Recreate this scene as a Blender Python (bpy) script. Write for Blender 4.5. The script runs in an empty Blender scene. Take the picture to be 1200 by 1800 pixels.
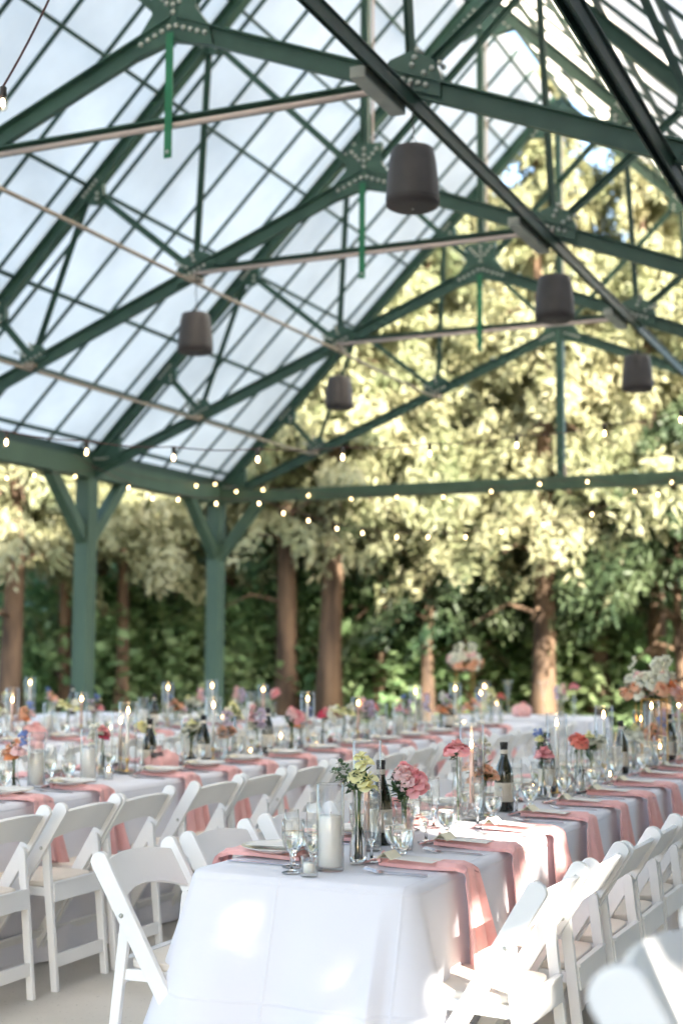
import bpy, bmesh, math, random
import numpy as np
from mathutils import Vector, Matrix
R = math.radians
random.seed(7); rng = np.random.default_rng(7)
scene = bpy.context.scene
col = scene.collection

# ------------------------------------------------------------------ camera
CAMH = 1.46
FPX, YAW, PITCH, ROLL = 2455.0, R(23.8956), R(5.5615), R(.3133)
_f = Vector((-math.sin(YAW)*math.cos(PITCH), math.cos(YAW)*math.cos(PITCH), math.sin(PITCH)))
_r = Vector((math.cos(YAW), math.sin(YAW), 0)); _u = _r.cross(_f)
_r2 = _r*math.cos(ROLL)+_u*math.sin(ROLL); _u2 = -_r*math.sin(ROLL)+_u*math.cos(ROLL)
cd = bpy.data.cameras.new('camera'); cam = bpy.data.objects.new('camera', cd); col.objects.link(cam)
cam.matrix_world = Matrix(((_r2.x, _u2.x, -_f.x, 0), (_r2.y, _u2.y, -_f.y, 0), (_r2.z, _u2.z, -_f.z, CAMH), (0, 0, 0, 1)))
cd.sensor_fit = 'HORIZONTAL'; cd.sensor_width = 24; cd.lens = FPX/1200*24
cd.clip_start = .05; cd.clip_end = 3000
cd.dof.use_dof = True; cd.dof.focus_distance = 4.75; cd.dof.aperture_fstop = 2.1
scene.camera = cam

def at(px, py, Y):            # a point of the place seen at (px, py), at distance Y along the hall
    d = _f + _r2*((px-600)/FPX) - _u2*((py-900)/FPX)
    p = d*(Y/d.y); return Vector((p.x, p.y, p.z+CAMH))
def at_x(px, x, z=.74):       # the Y at which a line running along the hall at (x, z) crosses picture column px
    lo, hi = .8, 60.
    for _ in range(50):
        m = (lo+hi)/2; d = Vector((x, m, z-CAMH)); q = 600+FPX*(d@_r2)/(d@_f)
        if q < px: lo = m
        else: hi = m
    return lo

# ------------------------------------------------------------------ light
SUN_AZ, SUN_EL = R(128), R(25)
sund = Vector((math.sin(SUN_AZ)*math.cos(SUN_EL), math.cos(SUN_AZ)*math.cos(SUN_EL), math.sin(SUN_EL)))
w = bpy.data.worlds.new('World'); scene.world = w; w.use_nodes = True
nt = w.node_tree; nt.nodes.clear()
sky = nt.nodes.new('ShaderNodeTexSky'); sky.sky_type = 'NISHITA'; sky.sun_disc = False
sky.sun_elevation = SUN_EL; sky.sun_rotation = SUN_AZ; sky.dust_density = 2.5; sky.air_density = 1.0
bg = nt.nodes.new('ShaderNodeBackground'); bg.inputs[1].default_value = .15
wo = nt.nodes.new('ShaderNodeOutputWorld'); nt.links.new(sky.outputs[0], bg.inputs[0]); nt.links.new(bg.outputs[0], wo.inputs[0])
sl = bpy.data.lights.new('sun', 'SUN'); sl.energy = 5; sl.angle = R(.5); sl.color = (1, .91, .79)
so = bpy.data.objects.new('sun', sl); col.objects.link(so); so.rotation_euler = sund.to_track_quat('Z', 'Y').to_euler()
scene.view_settings.view_transform = 'Standard'; scene.view_settings.look = 'None'
scene.view_settings.gamma = 1; scene.view_settings.exposure = 2.55
try:
    scene.cycles.max_bounces = 12; scene.cycles.transparent_max_bounces = 40; scene.cycles.transmission_bounces = 10
    scene.cycles.diffuse_bounces = 5; scene.cycles.caustics_reflective = False; scene.cycles.caustics_refractive = False
    scene.cycles.sample_clamp_indirect = 6
except Exception: pass

# ------------------------------------------------------------------ materials
def mat(name, c, rough=.5, metal=0, c2=None, scale=8, bump=0, bscale=None, spec=.5, detail=3, sheen=0, sss=0, transl=0, coat=0, stretch=None):
    m = bpy.data.materials.new(name); m.use_nodes = True; n = m.node_tree.nodes; L = m.node_tree.links
    p = n['Principled BSDF']; out = n['Material Output']
    p.inputs['Base Color'].default_value = (*c, 1); p.inputs['Roughness'].default_value = rough; p.inputs['Metallic'].default_value = metal
    p.inputs['Specular IOR Level'].default_value = spec; p.inputs['Sheen Weight'].default_value = sheen; p.inputs['Coat Weight'].default_value = coat
    if sss: p.inputs['Subsurface Weight'].default_value = sss; p.inputs['Subsurface Radius'].default_value = (1, .8, .6); p.inputs['Subsurface Scale'].default_value = .01
    tc = n.new('ShaderNodeTexCoord'); mp = n.new('ShaderNodeMapping'); L.new(tc.outputs['Object'], mp.inputs[0])
    if stretch: mp.inputs['Scale'].default_value = stretch
    if c2 is not None:
        nz = n.new('ShaderNodeTexNoise'); nz.inputs['Scale'].default_value = scale; nz.inputs['Detail'].default_value = detail
        L.new(mp.outputs[0], nz.inputs[0])
        rp = n.new('ShaderNodeValToRGB'); rp.color_ramp.elements[0].position = .32; rp.color_ramp.elements[1].position = .68
        rp.color_ramp.elements[0].color = (*c, 1); rp.color_ramp.elements[1].color = (*c2, 1)
        L.new(nz.outputs[0], rp.inputs[0]); L.new(rp.outputs[0], p.inputs['Base Color'])
    if bump:
        nb = n.new('ShaderNodeTexNoise'); nb.inputs['Scale'].default_value = bscale or scale*3; nb.inputs['Detail'].default_value = 4
        L.new(mp.outputs[0], nb.inputs[0]); b = n.new('ShaderNodeBump'); b.inputs['Strength'].default_value = bump; b.inputs['Distance'].default_value = .01
        L.new(nb.outputs[0], b.inputs['Height']); L.new(b.outputs[0], p.inputs['Normal'])
    if transl:
        t = n.new('ShaderNodeBsdfTranslucent'); mx = n.new('ShaderNodeMixShader'); mx.inputs[0].default_value = transl
        t.inputs[0].default_value = (*c, 1)
        if c2 is not None: L.new(rp.outputs[0], t.inputs[0])
        L.new(p.outputs[0], mx.inputs[1]); L.new(t.outputs[0], mx.inputs[2]); L.new(mx.outputs[0], out.inputs[0])
    return m
def glass_mat(name, tint=(1, 1, 1), ior=1.45, rough=.0):
    m = bpy.data.materials.new(name); m.use_nodes = True; n = m.node_tree.nodes; L = m.node_tree.links; n.clear()
    o = n.new('ShaderNodeOutputMaterial'); lw = n.new('ShaderNodeLayerWeight'); lw.inputs[0].default_value = .5; fr = n.new('ShaderNodeMapRange'); pw = n.new('ShaderNodeMath'); pw.operation = 'POWER'; pw.inputs[1].default_value = 3.2; L.new(lw.outputs['Facing'], pw.inputs[0]); L.new(pw.outputs[0], fr.inputs[0]); fr.inputs[3].default_value = .05*(ior-.4); fr.inputs[4].default_value = .5*ior
    t = n.new('ShaderNodeBsdfTransparent'); t.inputs[0].default_value = (*tint, 1); g = n.new('ShaderNodeBsdfGlossy'); g.inputs['Roughness'].default_value = .03+rough
    mx = n.new('ShaderNodeMixShader'); p4 = n.new('ShaderNodeMath'); p4.operation = 'POWER'; p4.inputs[1].default_value = 5; L.new(lw.outputs['Facing'], p4.inputs[0]); cm = n.new('ShaderNodeMix'); cm.data_type = 'RGBA'; L.new(p4.outputs[0], cm.inputs[0]); cm.inputs[6].default_value = (*tint, 1); cm.inputs[7].default_value = (.66, .63, .56, 1); L.new(cm.outputs[2], t.inputs[0]); L.new(fr.outputs[0], mx.inputs[0]); L.new(t.outputs[0], mx.inputs[1]); L.new(g.outputs[0], mx.inputs[2]); L.new(mx.outputs[0], o.inputs[0])
    return m
def solid_glass(name, tint=(1, 1, 1), ior=1.33):
    m = bpy.data.materials.new(name); m.use_nodes = True; p = m.node_tree.nodes['Principled BSDF']
    p.inputs['Base Color'].default_value = (*tint, 1); p.inputs['Transmission Weight'].default_value = 1; p.inputs['IOR'].default_value = ior; p.inputs['Roughness'].default_value = 0
    return m
def emit(name, c, s):
    m = bpy.data.materials.new(name); m.use_nodes = True; p = m.node_tree.nodes['Principled BSDF']
    p.inputs['Base Color'].default_value = (*c, 1); p.inputs['Emission Color'].default_value = (*c, 1); p.inputs['Emission Strength'].default_value = s
    return m
M = dict(
 steel=mat('green_painted_steel', (.022, .062, .043), .42, c2=(.034, .085, .06), scale=5, bump=.06, bscale=60),
 steel_dark=mat('dark_green_steel', (.008, .028, .020), .5, c2=(.014, .04, .028), spec=.35, scale=6, bump=.08, bscale=30),
 hang=mat('bright_green_steel', (.010, .13, .055), .4, c2=(.015, .16, .07), scale=6),
 bar=mat('glazing_bar_paint', (.012, .042, .030), .45, c2=(.018, .055, .038), scale=4),
 wood=mat('green_painted_timber', (.046, .088, .056), .62, c2=(.062, .112, .072), scale=3, bump=.25, bscale=22, stretch=(1, 1, .2)),
 bolt=mat('zinc_bolt', (.42, .44, .40), .35, .6),
 conduit=mat('tan_conduit', (.36, .30, .23), .45, .1, c2=(.28, .24, .2), scale=9),
 strip=mat('pale_conduit', (.55, .46, .42), .5, c2=(.48, .4, .37), scale=3),
 panel=None,
 concrete=mat('polished_concrete', (.46, .44, .39), .6, c2=(.62, .59, .54), scale=1.3, bump=.12, bscale=45, detail=8),
 soil=mat('forest_floor', (.05, .055, .022), .9, c2=(.13, .11, .06), scale=2.2, bump=.8, bscale=12, detail=7),
 resin=mat('white_resin', (.80, .80, .79), .38, c2=(.74, .745, .74), scale=3.5, bump=.03, bscale=90),
 pad=mat('ivory_vinyl_pad', (.74, .68, .60), .5, c2=(.70, .64, .56), scale=7, bump=.15, bscale=50),
 cloth=mat('white_table_linen', (.72, .72, .765), .85, c2=(.69, .69, .74), scale=1.5, bump=.18, bscale=9, sheen=.2, spec=.2),
 pink=mat('dusty_pink_gauze', (.88, .52, .50), .85, c2=(.84, .45, .43), scale=14, bump=.3, bscale=70, sheen=.3, spec=.2, transl=.12),
 china=mat('white_china', (.78, .77, .72), .16, c2=(.74, .73, .69), scale=14),
 card=mat('white_card', (.78, .76, .72), .8, c2=(.74, .72, .68), scale=30),
 ycard=mat('cream_card', (.82, .77, .60), .8, c2=(.79, .74, .56), scale=30),
 cutlery=mat('cutlery_steel', (.62, .6, .6), .18, 1, c2=(.5, .5, .52), scale=40),
 glass=glass_mat('clear_glass', (.993, .995, .992), 1.5),
 tumbler=glass_mat('goblet_glass', (.985, .99, .985), 1.8),
 water=solid_glass('water', (.985, .995, 1)),
 crystal=solid_glass('stem_glass', (1, 1, 1), 1.5),
 amber=solid_glass('sparkling_wine', (.92, .8, .45)),
 wax=mat('white_wax', (.88, .87, .84), .5, c2=(.79, .78, .74), scale=10, sss=.3),
 pinkwax=mat('blush_wax', (.80, .50, .40), .5, c2=(.76, .46, .37), scale=10, sss=.2),
 flame=emit('candle_flame', (1, .62, .25), 8),
 bulb=emit('lit_bulb', (1, .70, .36), 5),
 bulbglass=glass_mat('bulb_glass', (1, .97, .9), 1.4),
 socket=mat('black_socket', (.02, .017, .015), .5, c2=(.03, .025, .02), scale=30),
 cord=mat('brown_cord', (.10, .04, .035), .6, c2=(.07, .03, .03), scale=30),
 bottle=mat('dark_bottle_glass', (.012, .015, .008), .07, c2=(.02, .022, .01), scale=4, coat=.5),
 foil=mat('bottle_foil', (.02, .02, .025), .3, .4, c2=(.03, .03, .03), scale=30),
 label=mat('bottle_label', (.55, .5, .42), .6, c2=(.7, .66, .58), scale=24),
 brass=mat('brass', (.60, .42, .16), .28, 1, c2=(.5, .34, .13), scale=20),
 speaker=mat('charcoal_speaker', (.048, .042, .041), .45, c2=(.06, .052, .05), scale=8, bump=.1, bscale=300),
 grille=mat('speaker_grille', (.025, .02, .02), .6, c2=(.04, .03, .03), scale=300, bump=.5, bscale=400),
 lampw=mat('white_lamp_plastic', (.62, .62, .56), .35, c2=(.5, .5, .45), scale=10),
 bark=mat('brown_bark', (.035, .022, .015), .9, c2=(.20, .13, .08), scale=3.2, bump=1, bscale=9, detail=8, stretch=(1, 1, .22)),
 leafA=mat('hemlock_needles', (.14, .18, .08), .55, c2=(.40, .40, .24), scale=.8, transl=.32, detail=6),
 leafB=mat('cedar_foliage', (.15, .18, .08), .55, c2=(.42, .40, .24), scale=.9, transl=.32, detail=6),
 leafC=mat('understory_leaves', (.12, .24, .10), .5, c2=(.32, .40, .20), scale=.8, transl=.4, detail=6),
 leafD=mat('dark_hemlock_foliage', (.025, .06, .028), .5, c2=(.11, .145, .065), scale=.7, transl=.3, detail=6),  # darker green foliage of the low hemlocks
 stem=mat('green_stem', (.06, .12, .03), .5, c2=(.1, .16, .05), scale=20),
 leafF=mat('florist_leaves', (.028, .075, .030), .4, c2=(.07, .13, .05), scale=60, transl=.15),
 gray=mat('gray_box', (.30, .32, .29), .5, c2=(.24, .26, .24), scale=6),
)
def petal(name, c, c2): return mat(name, c, .6, c2=c2, scale=28, transl=.3, sheen=.2)
F = dict(rose=petal('rose_pink_petal', (.80, .30, .34), (.86, .46, .46)), blush=petal('blush_petal', (.86, .56, .55), (.88, .66, .64)),
 peach=petal('peach_petal', (.86, .45, .27), (.88, .58, .40)), coral=petal('coral_petal', (.80, .19, .14), (.84, .30, .24)),
 magenta=petal('magenta_petal', (.68, .04, .13), (.76, .12, .22)), yellow=petal('lemon_petal', (.84, .80, .38), (.86, .84, .55)),
 ivory=petal('ivory_petal', (.84, .82, .68), (.84, .84, .76)), lilac=petal('lilac_petal', (.70, .60, .74), (.80, .74, .82)),
 blue=petal('blue_petal', (.18, .28, .62), (.3, .4, .7)), orange=petal('orange_petal', (.80, .27, .08), (.84, .38, .18)))
# translucent roof sheet
m = bpy.data.materials.new('twinwall_polycarbonate'); m.use_nodes = True; n = m.node_tree.nodes; L = m.node_tree.links; n.clear()
o_ = n.new('ShaderNodeOutputMaterial'); t_ = n.new('ShaderNodeBsdfTranslucent'); d_ = n.new('ShaderNodeBsdfDiffuse'); x_ = n.new('ShaderNodeMixShader')
tc = n.new('ShaderNodeTexCoord'); nz = n.new('ShaderNodeTexNoise'); nz.inputs['Scale'].default_value = .7; nz.inputs['Detail'].default_value = 7; nz.inputs['Roughness'].default_value = .6
rp = n.new('ShaderNodeValToRGB'); rp.color_ramp.elements[0].color = (.80, .77, .715, 1); rp.color_ramp.elements[1].color = (.95, .915, .85, 1)
rp.color_ramp.elements[0].position = .35; rp.color_ramp.elements[1].position = .65
L.new(tc.outputs['Object'], nz.inputs[0]); L.new(nz.outputs[0], rp.inputs[0]); L.new(rp.outputs[0], t_.inputs[0]); L.new(rp.outputs[0], d_.inputs[0])
x_.inputs[0].default_value = .85; L.new(d_.outputs[0], x_.inputs[1]); L.new(t_.outputs[0], x_.inputs[2]); L.new(x_.outputs[0], o_.inputs[0])
M['panel'] = m

# ------------------------------------------------------------------ mesh builder
class MB:
    def __init__(s): s.v = []; s.f = []; s.sm = []; s.mi = []; s.cur = 0
    def add(s, vs, fs, smooth=False):
        b = len(s.v); s.v += [tuple(x) for x in vs]; s.f += [tuple(b+i for i in q) for q in fs]; s.sm += [smooth]*len(fs); s.mi += [s.cur]*(len(s.f)-len(s.mi)); return s
    def box(s, c, d, rot=None):
        vs = [Vector((x*d[0]/2, y*d[1]/2, z*d[2]/2)) for x in (-1, 1) for y in (-1, 1) for z in (-1, 1)]
        if rot is not None: vs = [rot @ q for q in vs]
        c = Vector(c); return s.add([q+c for q in vs], [(0, 1, 3, 2), (4, 6, 7, 5), (0, 4, 5, 1), (2, 3, 7, 6), (0, 2, 6, 4), (1, 5, 7, 3)])
    def bar(s, a, b, w, h, up=(0, 0, 1), shift=0):      # rectangular bar a->b, w across, h along 'up'
        a, b = Vector(a), Vector(b); d = (b-a).normalized(); u = Vector(up); u = (u-d*u.dot(d)).normalized(); r = d.cross(u)
        vs = [p+r*(x*w/2)+u*(y*h/2+shift) for p in (a, b) for x, y in ((-1, -1), (1, -1), (1, 1), (-1, 1))]
        return s.add(vs, [(3, 2, 1, 0), (4, 5, 6, 7), (0, 1, 5, 4), (1, 2, 6, 5), (2, 3, 7, 6), (3, 0, 4, 7)])
    def isec(s, a, b, w, h, t=.01, up=(0, 0, 1)):      # rolled I section
        s.bar(a, b, w, t, up, h/2-t/2); s.bar(a, b, w, t, up, -h/2+t/2); s.bar(a, b, t, h-2*t, up); return s
    def prism(s, poly, y0, y1, plane='xz', smooth=False):
        n = len(poly); g = (lambda p, q: (p[0], q, p[1])) if plane == 'xz' else (lambda p, q: (p[0], p[1], q)) if plane == 'xy' else (lambda p, q: (q, p[0], p[1]))
        vs = [g(p, y0) for p in poly]+[g(p, y1) for p in poly]
        s.add(vs, [tuple(range(n)), tuple(range(2*n-1, n-1, -1))])
        b = len(s.v)-2*n
        for i in range(n): s.f.append((b+i, b+n+i, b+n+(i+1) % n, b+(i+1) % n)); s.sm.append(smooth)
        return s
    def tube(s, path, r, seg=8, caps=True):
        path = [Vector(p) for p in path]; rs = r if isinstance(r, (list, tuple)) else [r]*len(path); vs = []; u = None
        for i, p in enumerate(path):
            d = (path[min(i+1, len(path)-1)]-path[max(i-1, 0)]).normalized()
            if u is None: u = d.orthogonal().normalized()
            u = (u-d*u.dot(d)).normalized(); w_ = d.cross(u)
            vs += [p+(u*math.cos(2*math.pi*k/seg)+w_*math.sin(2*math.pi*k/seg))*rs[i] for k in range(seg)]
        fs = [(i*seg+k, i*seg+(k+1) % seg, (i+1)*seg+(k+1) % seg, (i+1)*seg+k) for i in range(len(path)-1) for k in range(seg)]
        s.add(vs, fs, True)
        if caps: b = len(s.v)-len(vs); s.f += [tuple(b+k for k in range(seg-1, -1, -1)), tuple(b+len(vs)-seg+k for k in range(seg))]; s.sm += [False, False]
        return s
    def lathe(s, prof, seg=24, c=(0, 0, 0), smooth=True):
        vs = []; n = len(prof)
        for r_, z in prof: vs += [(c[0]+r_*math.cos(2*math.pi*k/seg), c[1]+r_*math.sin(2*math.pi*k/seg), c[2]+z) for k in range(seg)]
        return s.add(vs, [(i*seg+k, i*seg+(k+1) % seg, (i+1)*seg+(k+1) % seg, (i+1)*seg+k) for i in range(n-1) for k in range(seg)], smooth)
    def build(s, name, m, parent=None, bevel=0, fix=False):
        me = bpy.data.meshes.new(name); me.from_pydata(s.v, [], s.f); me.polygons.foreach_set('use_smooth', s.sm); s.mi += [s.cur]*(len(s.f)-len(s.mi)); me.polygons.foreach_set('material_index', s.mi); me.validate()
        if fix:
            bm = bmesh.new(); bm.from_mesh(me); bmesh.ops.recalc_face_normals(bm, faces=bm.faces)
            if max(bm.faces, key=lambda f: f.calc_center_median().z).normal.z < 0: bmesh.ops.reverse_faces(bm, faces=bm.faces)
            bm.to_mesh(me); bm.free()
        if bevel:
            bm = bmesh.new(); bm.from_mesh(me); bmesh.ops.remove_doubles(bm, verts=bm.verts, dist=1e-5)
            es = [e for e in bm.edges if len(e.link_faces) == 2 and e.calc_face_angle(0) > .6]
            bmesh.ops.bevel(bm, geom=es, offset=bevel, segments=2, profile=.6, affect='EDGES', clamp_overlap=True); bm.to_mesh(me); bm.free()
        for q in (m if isinstance(m, (list, tuple)) else [m]): me.materials.append(q)
        o = bpy.data.objects.new(name, me); col.objects.link(o)
        if parent is not None: o.parent = parent
        return o
def tag(o, label=None, cat=None, group=None, kind=None):
    if label: o['label'] = label
    if cat: o['category'] = cat
    if group: o['group'] = group
    if kind: o['kind'] = kind
    return o
def empty(name, loc=(0, 0, 0), rz=0):
    o = bpy.data.objects.new(name, None); col.objects.link(o); o.location = loc; o.rotation_euler = (0, 0, rz); o.empty_display_size = .05; return o
def copy_tree(o, parent=None):
    c = o.copy(); col.objects.link(c)
    if parent is not None: c.parent = parent
    for ch in list(o.children): copy_tree(ch, c)
    return c
class Proto:                                            # first use moves the prototype itself, later uses copy it with its parts
    def __init__(s, maker): s.maker = maker; s.o = None; s.used = False
    def put(s, loc, rz=0, label=None, group=None, cat=None, sc=1):
        if s.o is None: s.o = s.maker()
        if not s.used: o = s.o; s.used = True
        else: o = copy_tree(s.o)
        o.location = loc; o.rotation_euler = (0, 0, rz); o.scale = (sc, sc, sc); tag(o, label, cat, group); return o
ORD = ['first', 'second', 'third', 'fourth', 'fifth', 'sixth', 'seventh', 'eighth', 'ninth', 'tenth', 'eleventh', 'twelfth', 'thirteenth', 'fourteenth', 'fifteenth', 'sixteenth', 'seventeenth', 'eighteenth', 'nineteenth', 'twentieth']
ORD += ['twenty-'+q for q in ORD[:9]]

# ------------------------------------------------------------------ setting
B = 3.35
def W(x, y, z): return Vector(((x-2.9825)*B, (y+5.3748)*B, CAMH+(z+.6294)*B))
HW = 1.5518
g = MB(); g.add([(-900, -900, -.06), (900, -900, -.06), (900, 900, -.06), (-900, 900, -.06)], [(0, 1, 2, 3)])
tag(g.build('ground', M['soil']), kind='structure')
mc = M['concrete']; nn_ = mc.node_tree.nodes; LL = mc.node_tree.links; vo = nn_.new('ShaderNodeTexNoise'); vo.inputs['Scale'].default_value = 60; vo.inputs['Detail'].default_value = 2
th = nn_.new('ShaderNodeMapRange'); th.inputs[1].default_value = .66; th.inputs[2].default_value = .72; th.inputs[3].default_value = 0; th.inputs[4].default_value = .45; LL.new(vo.outputs[0], th.inputs[0])
mxc = nn_.new('ShaderNodeMix'); mxc.data_type = 'RGBA'; pc = nn_['Principled BSDF']; LL.new(pc.inputs['Base Color'].links[0].from_socket, mxc.inputs[6]); mxc.inputs[7].default_value = (.16, .15, .13, 1); LL.new(th.outputs[0], mxc.inputs[0]); LL.new([q for q in nn_ if q.type == 'TEX_COORD'][0].outputs['Object'], vo.inputs[0]); LL.new(mxc.outputs[2], pc.inputs['Base Color'])
x0, x1 = W(-.12, 0, 0).x, W(2*HW+.12, 0, 0).x
g = MB(); g.box(((x0+x1)/2, 6.5, -.05), (x1-x0, 25, .1)); tag(g.build('floor', M['concrete']), kind='structure')

# ------------------------------------------------------------------ pavilion
PAV = empty('pavilion', W(HW, -2, -.6294).xyz*Vector((1, 1, 0)) if False else Vector((W(HW, 0, 0).x, W(0, -2, 0).y, 0)))
tag(PAV, 'open sided dark green steel pavilion with steep translucent roof over the tables', 'pavilion')
PO = PAV.location
raf = lambda x: .0435+1.0014*x
def P_(x, z, y=0):            # truss-plane coordinates (bay units) -> pavilion local metres, y=0 at the truss
    q = W(x, 0, z)-Vector((PO.x, W(0, 0, 0).y, 0)); return Vector((q.x, y, q.z))
def TY(k): return W(0, k-4, 0).y-PO.y
n1, n2, ap = (.4815, .2214), (1.032, .4314), (HW, .6361)
mir = lambda p: (2*HW-p[0], p[1])
def gusset(poly, bolts, name='gusset', parent=None, th=.03):
    g = MB(); g.prism([(p.x, p.z) for p in poly], -th, th); g.mi += [0]*(len(g.f)-len(g.mi)); g.cur = 1
    for b in bolts:
        for s in (-1, 1):
            rot = Matrix.Rotation(math.pi/2, 3, 'X')
            vs = []; seg = 8
            for rr, hh in ((.019, 0), (.017, .012), (.008, .019)):
                vs += [(b.x+rr*math.cos(2*math.pi*k/seg), s*(th+hh), b.z+rr*math.sin(2*math.pi*k/seg)) for k in range(seg)]
            g.add(vs, [(i*seg+k, i*seg+(k+1) % seg, (i+1)*seg+(k+1) % seg, (i+1)*seg+k) for i in range(2) for k in range(seg)]+[tuple(2*seg+k for k in range(seg))], True)
    return g.build(name, [M['steel'], M['bolt']], parent)
def make_truss(y, gable=False):
    t = MB()
    UP = (0, 1, 0)
    # chords: a pair of channels back to back
    for side in (0, 1):
        f = (lambda p: p) if side == 0 else mir
        a, b = P_(*f((.03, .02))), P_(*f(ap))
        d = (b-a).normalized(); nrm = Vector((-d.z, 0, d.x)); nrm = nrm if nrm.z > 0 else -nrm
        t.bar(a, b, .012, .108, nrm); t.bar(a, b, .095, .012, nrm, .060); t.bar(a, b, .05, .012, nrm, -.060)
    T = t.build('truss', M['steel'], PAV); T.location = (0, y, 0)
    for side in (0, 1):
        f = (lambda p: p) if side == 0 else mir
        a, b = P_(*f((-.035, raf(-.035)))), P_(*f((HW-.0, raf(HW))))
        d = (b-a).normalized(); nrm = Vector((-d.z, 0, d.x)); nrm = nrm if nrm.z > 0 else -nrm
        r_ = MB(); r_.isec(a, b, .10, .135, .012, nrm); r_.build('rafter', M['steel'], T)
        for p, q, wd in ((n1, (.3348, raf(.3348)), .06), (n1, (.6732, raf(.6732)), .045), (n2, (.6732, raf(.6732)), .06), (n2, (1.067, raf(1.067)), .05), (ap, (1.067, raf(1.067)), .055)):
            a, b = P_(*f(p)), P_(*f(q)); k = MB(); d = (b-a).normalized(); nn = Vector((-d.z, 0, d.x))
            k.bar(a+Vector((0, .012, 0)), b+Vector((0, .012, 0)), .01, wd, nn); k.bar(a, b, wd*.9, .01, nn, wd/2)
            k.build('web_member', M['steel'] if wd > .052 else M['bar'], T)
        # gussets on the bottom chord
        for p, sz in ((n1, .14), (n2, .20)):
            c = P_(*f(p)); e = P_(*f(ap)); d = (e-c).normalized(); nn = Vector((-d.z, 0, d.x)); nn = nn if nn.z > 0 else -nn
            poly = [c-d*sz*1.15-nn*.05, c+d*sz*1.25-nn*.06, c+d*sz*.95+nn*.10, c+d*sz*.35+nn*sz*.95, c-d*sz*.45+nn*sz*.85, c-d*sz*.9+nn*.08]
            bl = [c+d*(i*.055-.11) for i in range(5)]+[c+nn*(.1+i*.05)+d*.03 for i in range(int(sz*10)+1)]+[c+nn*(.07+i*.04)-d*(.07+i*.04) for i in range(3)]
            gusset(poly, bl, parent=T)
        for x in (.3348, .6732, 1.067):
            c = P_(*f((x, raf(x)))); e = P_(*f((HW, raf(HW)))); d = (e-c).normalized(); nn = Vector((d.z, 0, -d.x)); nn = nn if nn.z < 0 else -nn
            gusset([c-d*.15-nn*.03, c+d*.15-nn*.03, c+d*.15+nn*.05, c+d*.05+nn*.17, c-d*.07+nn*.17, c-d*.15+nn*.05], [c+d*(i*.05-.1) for i in range(5)]+[c+nn*.1+d*.02, c+nn*.14-d*.02], parent=T)
        # heel plate
        c = P_(*f((.04, raf(.02)))); sx = 1 if side == 0 else -1
        gusset([c+Vector((-sx*.25, 0, -.12)), c+Vector((sx*.35, 0, -.02)), c+Vector((sx*.35, 0, .28)), c+Vector((-sx*.1, 0, .05))][::sx], [c+Vector((sx*(.0+i*.06), 0, .02)) for i in range(4)], parent=T)
    c = P_(*ap); dL = (P_(*n2)-c).normalized(); dR = (P_(*mir(n2))-c).normalized()
    gusset([c+dL*.34+Vector((0, 0, -.07)), c+Vector((0, 0, -.11)), c+dR*.34+Vector((0, 0, -.07)), c+dR*.30+Vector((0, 0, .06)), c+Vector((.17, 0, .10)), c+Vector((.17, 0, .30)), c+Vector((-.17, 0, .30)), c+Vector((-.17, 0, .10)), c+dL*.30+Vector((0, 0, .06))],
           [c+dL*(i*.06+.03) for i in range(5)]+[c+dR*(i*.06+.03) for i in range(5)]+[c+Vector((0, 0, .09+i*.055)) for i in range(4)]+[c+Vector((s*(.05+i*.035), 0, .16+i*.04)) for s in (-1, 1) for i in range(3)], parent=T)
    c = P_(HW, raf(HW)-.02); gusset([c+Vector((-.42, 0, -.42)), c+Vector((-.2, 0, -.45)), c+Vector((0, 0, -.36)), c+Vector((.2, 0, -.45)), c+Vector((.42, 0, -.42)), c+Vector((.02, 0, .02)), c+Vector((-.02, 0, .02))],
           [c+Vector((s*(.07+i*.055), 0, -.12-i*.055)) for s in (-1, 1) for i in range(6)]+[c+Vector((0, 0, -.15-i*.06)) for i in range(4)], parent=T)
    k = MB(); k.isec(P_(*ap), P_(HW, raf(HW)-.03), .07, .075, .01, (1, 0, 0)); k.build('king_post', M['steel'], T)
    k = MB(); k.bar(P_(*ap, .055), P_(*ap, .055)+(P_(HW, raf(HW))-P_(*ap)), .014, .016, (1, 0, 0), .05)
    k.build('conduit', M['strip'], T)
    if not gable:
        a, b = P_(*n2), P_(*mir(n2)); k = MB(); k.bar(a+Vector((0, .02, .0)), b+Vector((0, .02, .0)), .012, .06, (0, 0, 1)); k.bar(a, b, .06, .012, (0, 0, 1), .035); k.build('tie_bar', M['steel'], T)
        k = MB(); k.tube([a+Vector((0, -.035, -.03)), b+Vector((0, -.035, -.03))], .02, 8); k.build('conduit', M['strip'], T)
        k = MB(); c = P_(*ap); k.bar(c+Vector((0, -.066, -.07)), c+Vector((0, -.066, -.95)), .008, .058, (1, 0, 0)); k.build('hanger_bar', M['hang'], T)
        k = MB(); c2 = c+Vector((0, -.068, -.91)); k.tube([c2, c2+Vector((0, -.012, 0))], .013, 10); k.build('eyelet', M['bolt'], T)
    else:
        k = MB(); c = P_(*ap); k.bar(c, Vector((c.x, 0, P_(0, 0).z+.17)), .10, .10, (1, 0, 0)); k.build('tie_post', M['steel'], T)
        k = MB(); k.bar(c+Vector((.06, -.03, -1.8)), Vector((c.x+.06, -.03, P_(0, 0).z+.17)), .02, .03, (1, 0, 0)); k.build('conduit', M['strip'], T)
for k in (-2, -1, 0, 1, 2, 3, 4): make_truss(TY(k), k == 4)
yA, yB = TY(-2)-.3, TY(4)+.12
PUR = [.0707, .2294, .4211, .6732, .9156, 1.15, 1.36, 1.52]
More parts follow.
